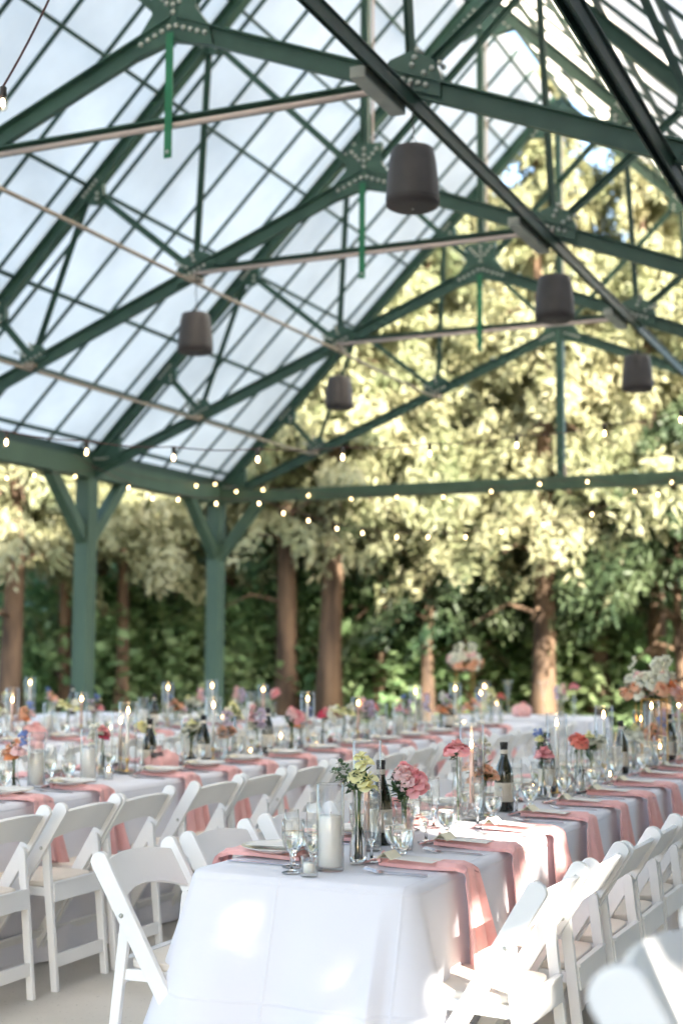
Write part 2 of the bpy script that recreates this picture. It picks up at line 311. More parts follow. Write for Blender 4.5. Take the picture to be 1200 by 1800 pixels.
for side in (0, 1):
    f = (lambda p: p) if side == 0 else mir
    a, b = P_(*f((-.035, raf(-.035)))), P_(*f((HW, raf(HW)))); d = (b-a).normalized(); nn = Vector((-d.z, 0, d.x)); nn = nn if nn.z > 0 else -nn
    for x in PUR:
        c = P_(*f((x, raf(x))))+nn*.07; k = MB(); k.bar(c+Vector((0, yA, 0)), c+Vector((0, yB, 0)), .035, .05, nn); k.build('purlin', M['bar'], PAV)
    y = TY(4)-.07*B
    while y > yA:
        k = MB(); k.bar(a+nn*.112+Vector((0, y, 0)), b+nn*.112+Vector((0, y, 0)), .03, .03, nn); k.build('glazing_bar', M['bar'], PAV); y -= .2*B
    for kk in range(-2, 4):
        ya, yb = TY(kk)+.004, TY(kk+1)-.004
        if kk == -2: ya = yA
        if kk == 3: yb = yB
        k = MB(); k.bar(a+nn*.136+Vector((0, (ya+yb)/2, 0)), b+nn*.136+Vector((0, (ya+yb)/2, 0)), yb-ya, .014, nn); k.build('roof_panel', M['panel'], PAV)
    # eave beam, fascia, gutter
    zb = P_(0, 0).z; xb = P_(*f((0, 0))).x; sx = 1 if side == 0 else -1
    k = MB(); k.box((xb-sx*.0, (yA+yB)/2, zb+.12), (.2, yB-yA, .24)); k.build('eave_beam', M['wood'], PAV, .006)
    k = MB(); k.box((xb-sx*.17, (yA+yB)/2, P_(-.035, raf(-.035)).z+.08), (.04, yB-yA, .16)); k.build('fascia', M['bar'], PAV); k = MB(); k.box((xb-sx*.02, (yA+yB)/2, zb+.30), (.12, yB-yA, .118)); k.build('eave_board', M['bar'], PAV)
    k = MB(); xg = xb-sx*.25; zg = P_(-.035, raf(-.035)).z+.22
    k.box((xg, (yA+yB)/2, zg-.1), (.12, yB-yA, .01)); k.box((xg-sx*.06, (yA+yB)/2, zg-.05), (.01, yB-yA, .11)); k.box((xg+sx*.06, (yA+yB)/2, zg-.05), (.01, yB-yA, .11)); k.build('gutter', M['bar'], PAV)
    for kk in range(-2, 5):
        y = TY(kk); k = MB(); k.box((xb, y, zb/2-.002), (.205, .205, zb)); p = k.build('post', M['wood'], PAV, .008)
        k = MB(); k.box((xb, y, .05), (.27, .27, .1)); k.build('post_base', M['steel_dark'], p, .008)
        for s in (-1, 1):
            if kk == 4 and s == 1: continue
            k = MB(); k.bar((xb, y+s*.02, zb-.82), (xb, y+s*.80, zb+.02), .14, .14, (1, 0, 0)); k.build('knee_brace', M['wood'], p)
        if kk == 4:
            k = MB(); k.bar((xb+sx*.02, y, zb-.85), (xb+sx*.72, y, zb+.02), .14, .14, (0, 1, 0)); k.build('knee_brace', M['wood'], p)
k = MB(); a, b = P_(0, 0), P_(2*HW, 0); k.box(((a.x+b.x)/2, TY(4), a.z+.085), (b.x-a.x-.21, .15, .17)); k.build('tie_beam', M['wood'], PAV, .005)
# longitudinal runs under the chords
for (x, z, r_) in ((n1[0], n1[1]-.032, .019), (n2[0], n2[1]-.032, .019)):
    k = MB(); a = P_(x, z); k.tube([a+Vector((0, yA+i*(yB-.3-yA)/12, .006*math.sin(i*2.1))) for i in range(13)], r_, 8); o = k.build('conduit', M['conduit'], PAV)
    for kk in range(-2, 5): k = MB(); k.box(a+Vector((0, TY(kk), .035)), (.10, .16, .05)); k.build('conduit_clamp', M['conduit'], PAV, .004)
for (x, z, wd) in ((2*HW-n2[0]+.005, n2[1]-.045, .085), (2.545, .205, .10)):
    k = MB(); a = P_(x, z); k.bar(a+Vector((0, yA, 0)), a+Vector((0, yB-.2, 0)), wd, .012, (0, 0, 1), .035); k.bar(a+Vector((wd*.3, yA, 0)), a+Vector((wd*.3, yB-.2, 0)), .012, .09, (0, 0, 1), -.012)
    k.bar(a+Vector((-wd*.42, yA, 0)), a+Vector((-wd*.42, yB-.2, 0)), .012, .05, (0, 0, 1), .006)
    k.build('lengthwise_strut', M['steel_dark'], PAV)

# ------------------------------------------------------------------ trees
LIT = []                                                # (point, radius): spots to be sunlit; gaps toward the sun are cut in the side crowns
def leaf_mesh(name, pos, ax, up, ln, wd, m):            # many small pointed leaf sprays as one mesh (numpy)
    n = len(pos); ax = ax/np.linalg.norm(ax, axis=1)[:, None]; sd = np.cross(ax, up); sd /= np.linalg.norm(sd, axis=1)[:, None]+1e-9
    ln = ln[:, None]; wd = wd[:, None]
    v = np.empty((n, 6, 3)); dr = np.array([0, 0, -1.])*ln*.12
    v[:, 0] = pos-ax*ln*.5; v[:, 1] = pos-ax*ln*.15+sd*wd*.5; v[:, 2] = pos+ax*ln*.22+sd*wd*.36+dr*.6
    v[:, 3] = pos+ax*ln*.5+dr; v[:, 4] = pos+ax*ln*.22-sd*wd*.36+dr*.6; v[:, 5] = pos-ax*ln*.15-sd*wd*.5
    me = bpy.data.meshes.new(name); me.vertices.add(n*6); me.vertices.foreach_set('co', v.reshape(-1)); me.loops.add(n*6)
    me.loops.foreach_set('vertex_index', np.arange(n*6, dtype=np.int32)); me.polygons.add(n)
    me.polygons.foreach_set('loop_start', np.arange(0, n*6, 6, dtype=np.int32)); me.polygons.foreach_set('loop_total', np.full(n, 6, dtype=np.int32))
    me.update(calc_edges=True); me.materials.append(m); return me
def crown_points(H, z0, Rm, nb, per, taper=.8, seed=0, droop=.25, spray=.35):
    r = np.random.default_rng(seed); P = []; A = []
    for i in range(nb):
        t = r.random()**.85; z = z0+(H-z0)*t; L = Rm*((1-t)**taper*.9+.1)*r.uniform(.55, 1.12); a = r.random()*2*math.pi
        d = np.array([math.cos(a), math.sin(a), 0]); k = int(per*L/Rm)+6
        s = r.uniform(.12, 1, k)**.8
        side = np.cross(d, [0, 0, 1])
        wdt = (.10+.42*np.minimum(s, 1.15-s))*L*.55
        off = r.uniform(-1, 1, k)*wdt
        base = np.outer(s*L, d)+np.outer(off, side)
        zz = z+L*(.22*s-droop*2.0*s**2)+r.normal(0, .07+.02*L, k)-abs(off)*.18
        P.append(np.column_stack([base[:, 0], base[:, 1], zz])); A.append(np.outer(np.ones(k), d)+np.outer(np.sign(off)*.9, side)+r.normal(0, .35, (k, 3)))
    return np.concatenate(P), np.concatenate(A)
def trunk_mesh(H, r0, seed, lean=.0, limbs=True, z0=3, Rm=2.5):
    r = random.Random(seed); g = MB(); path = []; rad = []
    a = r.random()*6.28
    for i in range(12):
        t = i/11; path.append((lean*H*t*math.cos(a)+.05*math.sin(t*7+a)*r0*4, lean*H*t*math.sin(a)+.05*math.cos(t*6+a)*r0*4, H*t*.97-.1)); rad.append(r0*(1.35 if i == 0 else 1)*(1-t*.9))
    g.tube(path, rad, 12)
    for i in range(34 if limbs else 6):                 # limbs, the lowest bare and broken
        t = r.uniform(.26, .92); q = Vector(path[int(t*11)]); aa = r.random()*6.28; L = Rm*(1-t)*r.uniform(.35, .95)+.25
        g.tube([q, q+Vector((math.cos(aa)*L*.5, math.sin(aa)*L*.5, L*.12)), q+Vector((math.cos(aa)*L, math.sin(aa)*L, -L*.12))], [r0*.2*(1-t)+.012, r0*.12*(1-t)+.01, .006], 5)
    return g
def sundist(p, q):                                      # distance of points p from the ray q -> sun
    s = np.array(sund); d = p-np.array(q); return np.linalg.norm(d-np.outer(d@s, s), axis=1)
CR = {}
def crown_variant(key, H, z0, Rm, nb, per, m, lsz, seed, droop=.25, taper=.8):
    P, A = crown_points(H, z0, Rm, nb, per, taper, seed, droop); r = np.random.default_rng(seed+99); n = len(P)
    up = np.column_stack([r.normal(0, .9, n), r.normal(0, .9, n), np.ones(n)])+P*[.25, .25, 0]
    out = P*[1, 1, 0]/(np.linalg.norm(P[:, :2], axis=1)[:, None]+.1)
    A = A*.55+[0, 0, -.55]+r.normal(0, .45, (n, 3)); up = out+[0, 0, .45]+r.normal(0, .55, (n, 3))
    CR[key] = (leaf_mesh('crown', P, A, up, r.uniform(.7, 1.35, n)*lsz, r.uniform(.7, 1.3, n)*lsz*.3, m), H, z0, Rm)
crown_variant('hem1', 15, 3.8, 3.3, 270, 230, M['leafA'], .19, 1)
crown_variant('hem2', 13, 3.3, 3.0, 250, 230, M['leafB'], .19, 2, .32)
crown_variant('ced', 16, 4.2, 2.7, 260, 230, M['leafB'], .19, 3, .18, .6)
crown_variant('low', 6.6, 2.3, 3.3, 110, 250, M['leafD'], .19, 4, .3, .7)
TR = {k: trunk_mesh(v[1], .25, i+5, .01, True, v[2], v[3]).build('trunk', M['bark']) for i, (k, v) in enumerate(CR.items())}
_tr_used = set()
def tree(key, px, D, label, sc=1, rz=0, tr=1, group='conifers growing behind the pavilion', dense=1):
    c = at(px, 1139, 1.0); d = Vector((c.x, c.y, 0)); ax = Vector((_f.x, _f.y, 0)).normalized(); p = d*(D/(d.dot(ax)))
    e = empty('hemlock_tree' if key != 'ced' else 'cedar_tree', (p.x, p.y, -.06), rz); tag(e, label, 'tree', group)
    o = bpy.data.objects.new('crown', CR[key][0]); col.objects.link(o); o.parent = e; o.scale = (sc, sc, sc)
    t = TR[key] if key not in _tr_used else TR[key].copy()
    if key in _tr_used: col.objects.link(t)
    _tr_used.add(key); t.parent = e; t.scale = (tr*.88, tr*.88, sc)
    return e
near = [('hem2', 20, 25, .92, 1.0, 'hemlock whose trunk stands at the far left edge of the photo'),
 ('ced', 112, 27, .9, .62, 'thin tree whose trunk stands just left of the nearer green post'),
 ('hem1', 170, 29, .95, .9, 'dark trunked hemlock just right of the nearer green post'),
 ('hem2', 214, 27, .95, .62, 'slim hemlock with sun flecked trunk between the two green posts'),
 ('ced', 402, 29, .95, .75, 'tree with sunlit lower trunk right of the farther green post'),
 ('hem1', 502, 27, .93, 1.05, 'thick sun dappled trunk tree, left one of the brightly lit pair behind the tables'),
 ('ced', 582, 26.5, 1.0, 1.1, 'thick trunk tree with sunlit orange bark, right one of the bright pair'),
 ('hem2', 668, 28, 1.0, .72, 'slim dark trunk tree, leftmost of the three slender trunks near the middle'),
 ('ced', 708, 30, .95, .6, 'slim dark trunk tree, middle one of the three slender trunks near the middle'),
 ('hem1', 748, 27, .82, .62, 'slender trunk tree, rightmost of the three slender trunks near the middle'),
 ('low', 820, 27.5, .85, .5, 'small drooping hemlock with dark green boughs above the far tall bouquet'),
 ('hem2', 956, 26, .98, 1.1, 'thick dark trunk hemlock behind the head table'),
 ('hem1', 1052, 27, .74, 1.05, 'thick trunk hemlock seen just right of the head table'),
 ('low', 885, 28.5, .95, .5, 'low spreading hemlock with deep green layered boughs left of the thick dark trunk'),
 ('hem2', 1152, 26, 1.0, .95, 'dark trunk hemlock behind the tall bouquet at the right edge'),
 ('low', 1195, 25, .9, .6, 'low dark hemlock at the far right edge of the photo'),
 ('ced', 300, 34, 1.05, .8, 'tall cedar rising behind the gap between the two green posts'),
 ('hem1', 620, 36, 1.15, .8, 'tall sunlit hemlock rising behind the middle of the gable'),
 ('ced', 800, 37, 1.15, .8, 'tall sunlit cedar rising in the second row under the gable peak'),
 ('hem2', 470, 38, 1.25, .8, 'tall hemlock in the second row above the far corner post'),
 ('hem1', 1180, 37, 1.1, .8, 'tall hemlock in the second row at the right edge'),
 ('ced', 60, 37, 1.15, .8, 'tall cedar in the second row at the left edge'),
 ('hem2', 930, 42, 1.18, .8, 'tall pale hemlock in the back row below the gable peak')]
for i, (k, px, D, sc, tr, lb) in enumerate(near): tree(k, px, D, lb, sc, i*1.7, tr)
# undergrowth
def shrub_mesh(seed, n=2600):
    r = np.random.default_rng(seed); th = r.random(n)*2*math.pi; u = r.random(n)**.45; zz = r.random(n)
    lob = 1+.22*np.sin(th*3+seed)+.15*np.sin(th*7)
    R_ = 1.1*lob*u*np.sqrt(np.clip(1-(zz-.25)**2/.62, .05, 1)); P = np.column_stack([R_*np.cos(th), R_*np.sin(th), zz*1.9])+r.normal(0, .09, (n, 3)); P[:, 2] = abs(P[:, 2])
    A = P*[1, 1, .4]+r.normal(0, .5, (n, 3)); up = r.normal(0, .6, (n, 3))+[0, 0, 1]
    return leaf_mesh('foliage', P, A, up, r.uniform(.12, .24, n), r.uniform(.07, .13, n), M['leafC'])
SH = [shrub_mesh(s) for s in (1, 2, 3)]
def stems(seed):
    r = random.Random(seed); g = MB()
    for i in range(9):
        a = r.random()*6.28; g.tube([(0, 0, -.05), (.25*math.cos(a), .25*math.sin(a), .7), (.6*math.cos(a), .6*math.sin(a), 1.4)], [.025, .018, .006], 5)
    return g.build('stem', M['bark'])
SB = [None]*3
us = ['far left edge', 'left of the nearer green post', 'behind the nearer green post', 'left of centre between the posts', 'right of centre between the posts', 'behind the farther green post', 'right of the farther green post', 'between the two sunlit trunks', 'right of the sunlit trunks', 'behind the three slender trunks', 'left of the far tall bouquet', 'behind the far tall bouquet', 'left of the thick dark trunk', 'behind the head table', 'left of the right hand bouquet', 'at the right edge']
for i, lb in enumerate(us):
    for row in (0, 1, 2):
        px = -20+i*82+row*27+random.uniform(-20, 20); D = (29, 35, 41, 24.6)[row]+random.uniform(-1.2, 1.2)
        c = at(px, 1139, 1.0); d = Vector((c.x, c.y, 0)); ax = Vector((_f.x, _f.y, 0)).normalized(); p = d*(D/(d.dot(ax)))
        e = empty('shrub', (p.x, p.y, -.06), random.random()*6); s = random.uniform(1.0, 1.6)*(1, 1.35, 1.7, .62)[row]; e.scale = (s*1.15, s*1.15, s)
        tag(e, 'leafy green shrub %s, %s row of the undergrowth' % (lb, ('second', 'third', 'back', 'front')[row]), 'shrub', 'undergrowth shrubs between the trunks')
        o = bpy.data.objects.new('foliage', SH[(i+row) % 3]); col.objects.link(o); o.parent = e
        if SB[(i+row) % 3] is None: t = SB[(i+row) % 3] = stems(i)
        else: t = SB[(i+row) % 3].copy(); col.objects.link(t)
        t.parent = e
# far wood: one mass
r = np.random.default_rng(5); n = 60000
px = r.uniform(-700, 1900, n); dd = r.uniform(48, 62, n); hh = 11+5*np.sin(px*.021)+3*np.sin(px*.053+1)
ang = np.arctan((px-600)/FPX)-YAW; X = dd*np.sin(ang); Y = dd*np.cos(ang); Z = r.random(n)**1.1*hh
fm = leaf_mesh('distant_woodland', np.column_stack([X, Y, Z]), r.normal(0, 1, (n, 3))*[1, 1, .3]+[0, 0, -.2], r.normal(0, .5, (n, 3))+[0, 0, 1], r.uniform(.5, 1.1, n), r.uniform(.3, .6, n), M['leafB'])
o = bpy.data.objects.new('distant_woodland', fm); col.objects.link(o); tag(o, 'mass of sunlit forest foliage far behind the hemlocks', 'woodland', kind='stuff')

# unseen trees added right of the hall for shade, gaps cut for sun patches
nl = np.array([W(HW, 0, 0).x, 0, 0])
def lit(px, py, zy, r_, byz=None): LIT.append((at(px, py, zy), r_))
for a in ((440, 1595, 3.94, .045), (600, 1650, 3.91, .028), (606, 1705, 3.88, .04), (600, 1760, 3.85, .04),
 (800, 1640, 4.5, .09), (850, 1690, 4.3, .11), (930, 1600, 4.2, .08), (900, 1700, 3.9, .11), (850, 1780, 3.8, .07), (1000, 1540, 4.6, .07), (900, 1560, 4.9, .08), 
 (860, 1470, 5.3, .11), (800, 1455, 5.2, .07), (930, 1480, 5.5, .07), (770, 1400, 5.3, .07), (850, 1400, 5.5, .07), (1150, 1670, 2.1, .08)): lit(*a)
def side_tree(x, y, H, Rm, seed, label, z0=.8, n=9000):
    r = np.random.default_rng(seed); P, A = crown_points(H, z0, Rm, 150, int(n/150*3.4), .40, seed, .15)
    n = int(n*2.1); k = r.permutation(len(P))[:n]; P, A = P[k], A[k]; Wp = P+[x, y, 0]; keep = np.ones(len(P), bool)
    for q, rr in LIT:
        dd = sundist(Wp, q); keep &= dd > rr*r.uniform(.9, 1.1, len(P))+.08
    P, A = P[keep], A[keep]; m_ = len(P); up = r.normal(0, .8, (m_, 3))+[0, 0, 1]
    me = leaf_mesh('crown', P, A, up, r.uniform(.22, .42, m_), r.uniform(.14, .24, m_), M['leafA'])
    e = empty('unseen_shade_tree', (x, y, -.06)); tag(e, label, 'tree', 'unseen trees added for shade beside the pavilion')
    o = bpy.data.objects.new('crown', me); col.objects.link(o); o.parent = e
    t = MB().tube([(0, 0, 0), (.05, 0, H*.5), (0, 0, H*.95)], [.2, .12, .02], 10).build('trunk', M['bark'], e)
for i, (x, y, H, Rm, n) in enumerate([(6.5, -4.5, 14, 3.9, 16000), (7.2, -1.2, 14, 3.9, 16000), (7.0, 2.2, 15, 3.9, 16000), (8.2, 5.8, 14, 3.8, 14000), (8.0, 9.6, 11.5, 3.8, 14000), (8.5, 13.2, 8.5, 3.4, 9000), (8.0, -8.5, 14, 3.9, 12000)]):
    side_tree(x, y, H, Rm, 50+i, 'unseen added shade tree, %s from the near end of the row beside the pavilion' % ORD[i], n=n)

# ------------------------------------------------------------------ chairs (face +x, origin on the floor under the seat)
def stile_pt(t): return Vector((-.27+.49*t, 0, .79-.79*t))
def make_chair():
    e = empty('folding_chair')
    for s in (-1, 1):
        y0 = s*.212; pts = []; d = Vector((.49, 0, -.79)).normalized(); nn = Vector((d.z, 0, -d.x))*-1
        top = Vector((-.27, 0, .79)); bot = Vector((.22, 0, 0))
        for k in range(9): a = math.pi*k/8; q = top+nn*(-.032*math.cos(a))-d*(.026*math.sin(a))+d*.026; pts.append((q.x, q.z))
        wb = .021; q = bot; kx = nn.x/abs(nn.z) if nn.z else 0
        pts += [(q.x+.026, 0.0), (q.x-.026, 0.0)]
        g = MB(); g.prism(pts, y0-.011, y0+.011); o = g.build('back_stile', M['resin'], e, .004)
        # rear leg, rounded head bolted to the inner face of the stile
        g = MB(); pts = []; hx, hz = -.163, .60
        for k in range(9): a = math.pi*k/8; pts.append((hx+.019*math.cos(a), hz+.019*math.sin(a)))
        pts += [(-.245, 0), (-.213, 0)]
        yi = s*(.212-.0245); g.prism(pts, yi-.011, yi+.011); g.build('rear_leg', M['resin'], e, .004)
        for (x, z) in ((hx, hz), (.045, .405-.03)):
            g = MB(); yo = s*.2235
            vs = []; seg = 10
            for rr, hh in ((.008, 0), (.007, .003), (.003, .0035)): vs += [(x+rr*math.cos(2*math.pi*k/seg), yo+s*hh, z+rr*math.sin(2*math.pi*k/seg)) for k in range(seg)]
            g.add(vs, [(i*seg+k, i*seg+(k+1) % seg, (i+1)*seg+(k+1) % seg, (i+1)*seg+k) for i in range(2) for k in range(seg)], True); g.build('bolt', M['bolt'], e)
    # curved back slat with arched lower edge
    n = 12; vs = []; d = Vector((.49, 0, -.79)).normalized(); nn = Vector((-d.z, 0, d.x))
    for i in range(n+1):
        u = -1+2*i/n; y = u*.205; bow = -.030*(1-u*u)
        zt = .752+.020*(1-u*u); zb_ = .628+.038*(1-u*u)
        for z, th in ((zt, -.007), (zt, .007), (zb_, .007), (zb_, -.007)):
            x = -.27+.49*(.79-z)/.79+bow+th; vs.append((x, y, z+th*.5))
    fs = []
    for i in range(n):
        for k in range(4): fs.append((i*4+k, i*4+(k+1) % 4, (i+1)*4+(k+1) % 4, (i+1)*4+k))
    fs += [(0, 1, 2, 3), tuple(4*n+k for k in (3, 2, 1, 0))]
    g = MB(); g.add(vs, fs, False); g.build('back_slat', M['resin'], e, .003)
    g = MB()
    for s in (-1, 1): g.bar((-.19, s*.178, .408), (.21, s*.178, .418), .022, .036)
    g.bar((.20, -.19, .418), (.20, .19, .418), .03, .034); g.build('seat_frame', M['resin'], e, .004)
    g = MB(); pts = []
    for k in range(24):
        a = 2*math.pi*k/24; c_, s_ = math.cos(a), math.sin(a); pts.append((.018+.195*math.copysign(abs(c_)**.35, c_), .182*math.copysign(abs(s_)**.35, s_)))
    g.prism(pts, .428, .452, 'xy', True); g.build('seat_pad', M['pad'], e, .007)
    g = MB(); g.bar((-.20, -.177, .405), (-.20, .177, .405), .014, .072, (.13, 0, 1)); g.bar((-.197, -.177, .446), (-.197, .177, .446), .024, .010, (.13, 0, 1)); g.build('rear_rail', M['resin'], e, .002)
    g = MB(); g.bar((-.218, -.177, .125), (-.218, .177, .125), .016, .055, (.06, 0, 1)); g.build('lower_rail', M['resin'], e, .003)
    g = MB(); g.bar((.135, -.202, .145), (.135, .202, .145), .014, .045, (-.6, 0, 1)); g.build('front_rail', M['resin'], e, .003)
    return e
chair = Proto(make_chair)

# ------------------------------------------------------------------ tables and cloths
def table(cx, y0, ln, rz, lb, wd=.74):
    e = empty('banquet_table', (cx, y0+ln/2, 0), rz); tag(e, 'folding table under the cloth, '+lb, 'table', 'long folding banquet tables')
    g = MB(); g.box((0, 0, .715), (wd, ln-.01, .03)); g.build('tabletop', M['gray'], e, .004)
    for sx in (-1, 1):
        for sy in (-1, 1):
            g = MB(); g.tube([(sx*(wd/2-.1), sy*(ln/2-.25), 0), (sx*(wd/2-.1), sy*(ln/2-.25), .71)], .016, 8); g.build('leg', M['steel_dark'], e)
    return e
def cloth_mesh(wd, ln, seed, res=.05, amp=1.0, drop=.715, flare=(1, 1, 1, 1)):
    r = random.Random(seed); hw, hl = wd/2, ln/2; rad = .05; P = []   # perimeter points with outward normals
    def side(a, b, nrm, fl):
        L_ = (Vector(b)-Vector(a)).length; n = max(2, int(L_/res))
        for i in range(n): P.append((Vector(a).lerp(Vector(b), i/n), Vector(nrm), fl, min(i/n*L_, L_-i/n*L_)))
    def corner(c, a0, fl):
        for i in range(7): a = a0+math.pi/2*i/7; P.append((Vector(c)+Vector((math.cos(a), math.sin(a)))*rad, Vector((math.cos(a), math.sin(a))), fl*1.0, 0))
    side((hw, -hl+rad), (hw, hl-rad), (1, 0), flare[0]); corner((hw-rad, hl-rad), 0, (flare[0]+flare[1])/2)
    side((hw-rad, hl), (-hw+rad, hl), (0, 1), flare[1]); corner((-hw+rad, hl-rad), math.pi/2, (flare[1]+flare[2])/2)
    side((-hw, hl-rad), (-hw, -hl+rad), (-1, 0), flare[2]); corner((-hw+rad, -hl+rad), math.pi, (flare[2]+flare[3])/2)
    side((-hw+rad, -hl), (hw-rad, -hl), (0, -1), flare[3]); corner((hw-rad, -hl+rad), 1.5*math.pi, (flare[3]+flare[0])/2)
    n = len(P); acc = 0; S = []
    for i in range(n): S.append(acc); acc += (P[(i+1) % n][0]-P[i][0]).length
    k1, k2, k3 = [2*math.pi*round(acc/w_)/acc for w_ in (.62, .33, .19)]; ph = [r.random()*6.28 for _ in range(3)]
    rows = [(0.0, .0), (.006, .010), (.02, .018)]+[(.02+drop*(j/22), None) for j in range(1, 23)]
    vs = []
    for dz, off in rows:
        v = max(0, (dz-.02)/drop)
        for i in range(n):
            p, nr, fl, cd_ = P[i]; near_c = math.exp(-cd_/.16)
            f = math.sin(k1*S[i]+ph[0]+.5*v)*.5+math.sin(k2*S[i]+ph[1]+1.2*v)*.32+math.sin(k3*S[i]+ph[2])*.14*v
            o = (off if off is not None else .018)+v*(.055*fl+near_c*(.03+.045*fl)*amp)+f*amp*.030*v**.8*(1+1.3*near_c)
            if off is not None and off < .018: o = off
            q = p+nr*o; t = Vector((-nr.y, nr.x))*(math.sin(k2*S[i]+ph[1])*.012*v*amp); q = q+t
            vs.append((q.x, q.y, .742-dz))
    fs = [(j*n+i, (j+1)*n+i, (j+1)*n+(i+1) % n, j*n+(i+1) % n) for j in range(len(rows)-1) for i in range(n)]
    g = MB(); g.add([(x, y, z) for x, y, z in vs], [tuple(reversed(q)) for q in fs], True)
    # top sheet: rings shrinking inward, faint sag
    rings = 6; b = 0; top = []
    for j in range(1, rings+1):
        s = 1-j/rings*.98
        for i in range(n):
            x, y, _ = vs[i]; top.append((x*s, y*(1-(1-s)*.5) if False else y*s, .7425+.0012*math.sin(x*s*7+seed)*math.sin(y*s*5)))
    base = len(g.v); g.v += top
    for j in range(rings):
        a0 = 0 if j == 0 else base+(j-1)*n; a1 = base+j*n
        for i in range(n): g.f.append((a0+i, a0+(i+1) % n, a1+(i+1) % n, a1+i)); g.sm.append(True)
    g.f.append(tuple(base+(rings-1)*n+i for i in range(n))); g.sm.append(True)
    return g
TILT = R(-1.4)
def row_pt(x0, y0, dx, dy):                             # along a row that is turned by TILT about (x0, y0)
    c, s = math.cos(TILT), math.sin(TILT); return (x0+dx*c-dy*s, y0+dx*s+dy*c)
# creases of the folded linen, as a real relief
mt = M['cloth']; n = mt.node_tree.nodes; L = mt.node_tree.links; p = n['Principled BSDF']
def crease(axis_out, period, ph, tc):
    m1 = n.new('ShaderNodeMath'); m1.operation = 'PINGPONG'; m1.inputs[1].default_value = period/2
    a = n.new('ShaderNodeMath'); a.operation = 'ADD'; a.inputs[1].default_value = ph+50*period; L.new(axis_out, a.inputs[0]); L.new(a.outputs[0], m1.inputs[0])
    m2 = n.new('ShaderNodeMath'); m2.operation = 'LESS_THAN'; m2.inputs[1].default_value = .004; L.new(m1.outputs[0], m2.inputs[0])
    m3 = n.new('ShaderNodeMapRange'); m3.inputs[1].default_value = 0; m3.inputs[2].default_value = .007; m3.inputs[3].default_value = 1; m3.inputs[4].default_value = 0; L.new(m1.outputs[0], m3.inputs[0]); return m3.outputs[0]
tcn = [q for q in n if q.type == 'TEX_COORD'][0]; sp = n.new('ShaderNodeSeparateXYZ'); L.new(tcn.outputs['Object'], sp.inputs[0])
a1 = crease(sp.outputs[0], .42, .06, 0); a2 = crease(sp.outputs[2], .34, .30, 0); ad = n.new('ShaderNodeMath'); ad.operation = 'MAXIMUM'; L.new(a1, ad.inputs[0]); L.new(a2, ad.inputs[1])
b2 = n.new('ShaderNodeBump'); b2.inputs['Strength'].default_value = .42; b2.inputs['Distance'].default_value = .005; L.new(ad.outputs[0], b2.inputs['Height'])
old = p.inputs['Normal'].links[0].from_socket; L.new(old, b2.inputs['Normal']); L.new(b2.outputs[0], p.inputs['Normal'])

ROWS = {}
def cloth(cx, y0, ln, lb, seed, res, amp, flare, tilt=True, wd=.76, cat='tablecloth', rz=None):
    c = row_pt(cx, y0, 0, ln/2) if tilt else (cx, y0+ln/2)
    o = cloth_mesh(wd, ln, seed, res, amp, flare=flare).build('tablecloth', M['cloth'], fix=True); o.location = (c[0], c[1], 0); o.rotation_euler = (0, 0, (TILT if tilt else 0) if rz is None else rz)
    tag(o, 'white cloth reaching the floor over '+lb, cat, 'white tablecloths'); return o, c
ROWDEF = {'near': (-1.925, 4.02, 5, 2.46, 'the near row on the right'), 'left': (-4.42, 3.56, 4, 2.46, 'the second row on the left'), 'third': (-6.62, 5.9, 3, 2.46, 'the third row behind it')}
for nm, (cx, y0, cnt, ln, desc) in ROWDEF.items():
    for i in range(cnt):
        q = row_pt(cx, y0, 0, i*ln); lb = 'the %s table of %s' % (ORD[i], desc)
        o, c = cloth(q[0], q[1], ln-.004, lb, 11+i*3+len(nm), .022 if nm == 'near' and i < 2 else .05, 1.25 if nm == 'near' else 1.1 if nm != 'third' else .8, (.7, .3, .7, 1.0 if i == 0 else .3) if nm != 'near' or i else (.6, .2, 2.2, 2.8))
        if nm == 'near' and i == 0: o['label'] = 'white cloth with a sun patched front hanging over the end of the nearest table'
        e = table(0, 0, ln-.06, 0, lb); e.location = (c[0], c[1], 0); e.rotation_euler = (0, 0, TILT)
def ctr(row, Y):                                        # centre line of a row at distance Y
    cx, y0 = ROWDEF[row][:2]; return cx-(Y-y0)*math.tan(TILT)
# fourth row, far cross tables
for i in range(2):
    o, c = cloth(-8.6, 8.2+i*2.5, 2.44, 'the %s table of the fourth row by the posts' % ORD[i], 40+i, .08, .8, (.6, .6, .6, .6), False)
    e = table(0, 0, 2.4, 0, 'the %s table of the fourth row by the posts' % ORD[i]); e.location = (c[0], c[1], 0)
HY = 14.0
o, c = cloth(-3.75, HY-1.0, 1.5, 'the head table standing across the far end', 50, .07, .9, (.6, .6, .6, .6), False, wd=.85, rz=math.pi/2); o.location = (-4.12, HY, .03); 
e = table(0, 0, 1.4, math.pi/2, 'the head table standing across the far end'); e.location = (-4.12, HY, .03)

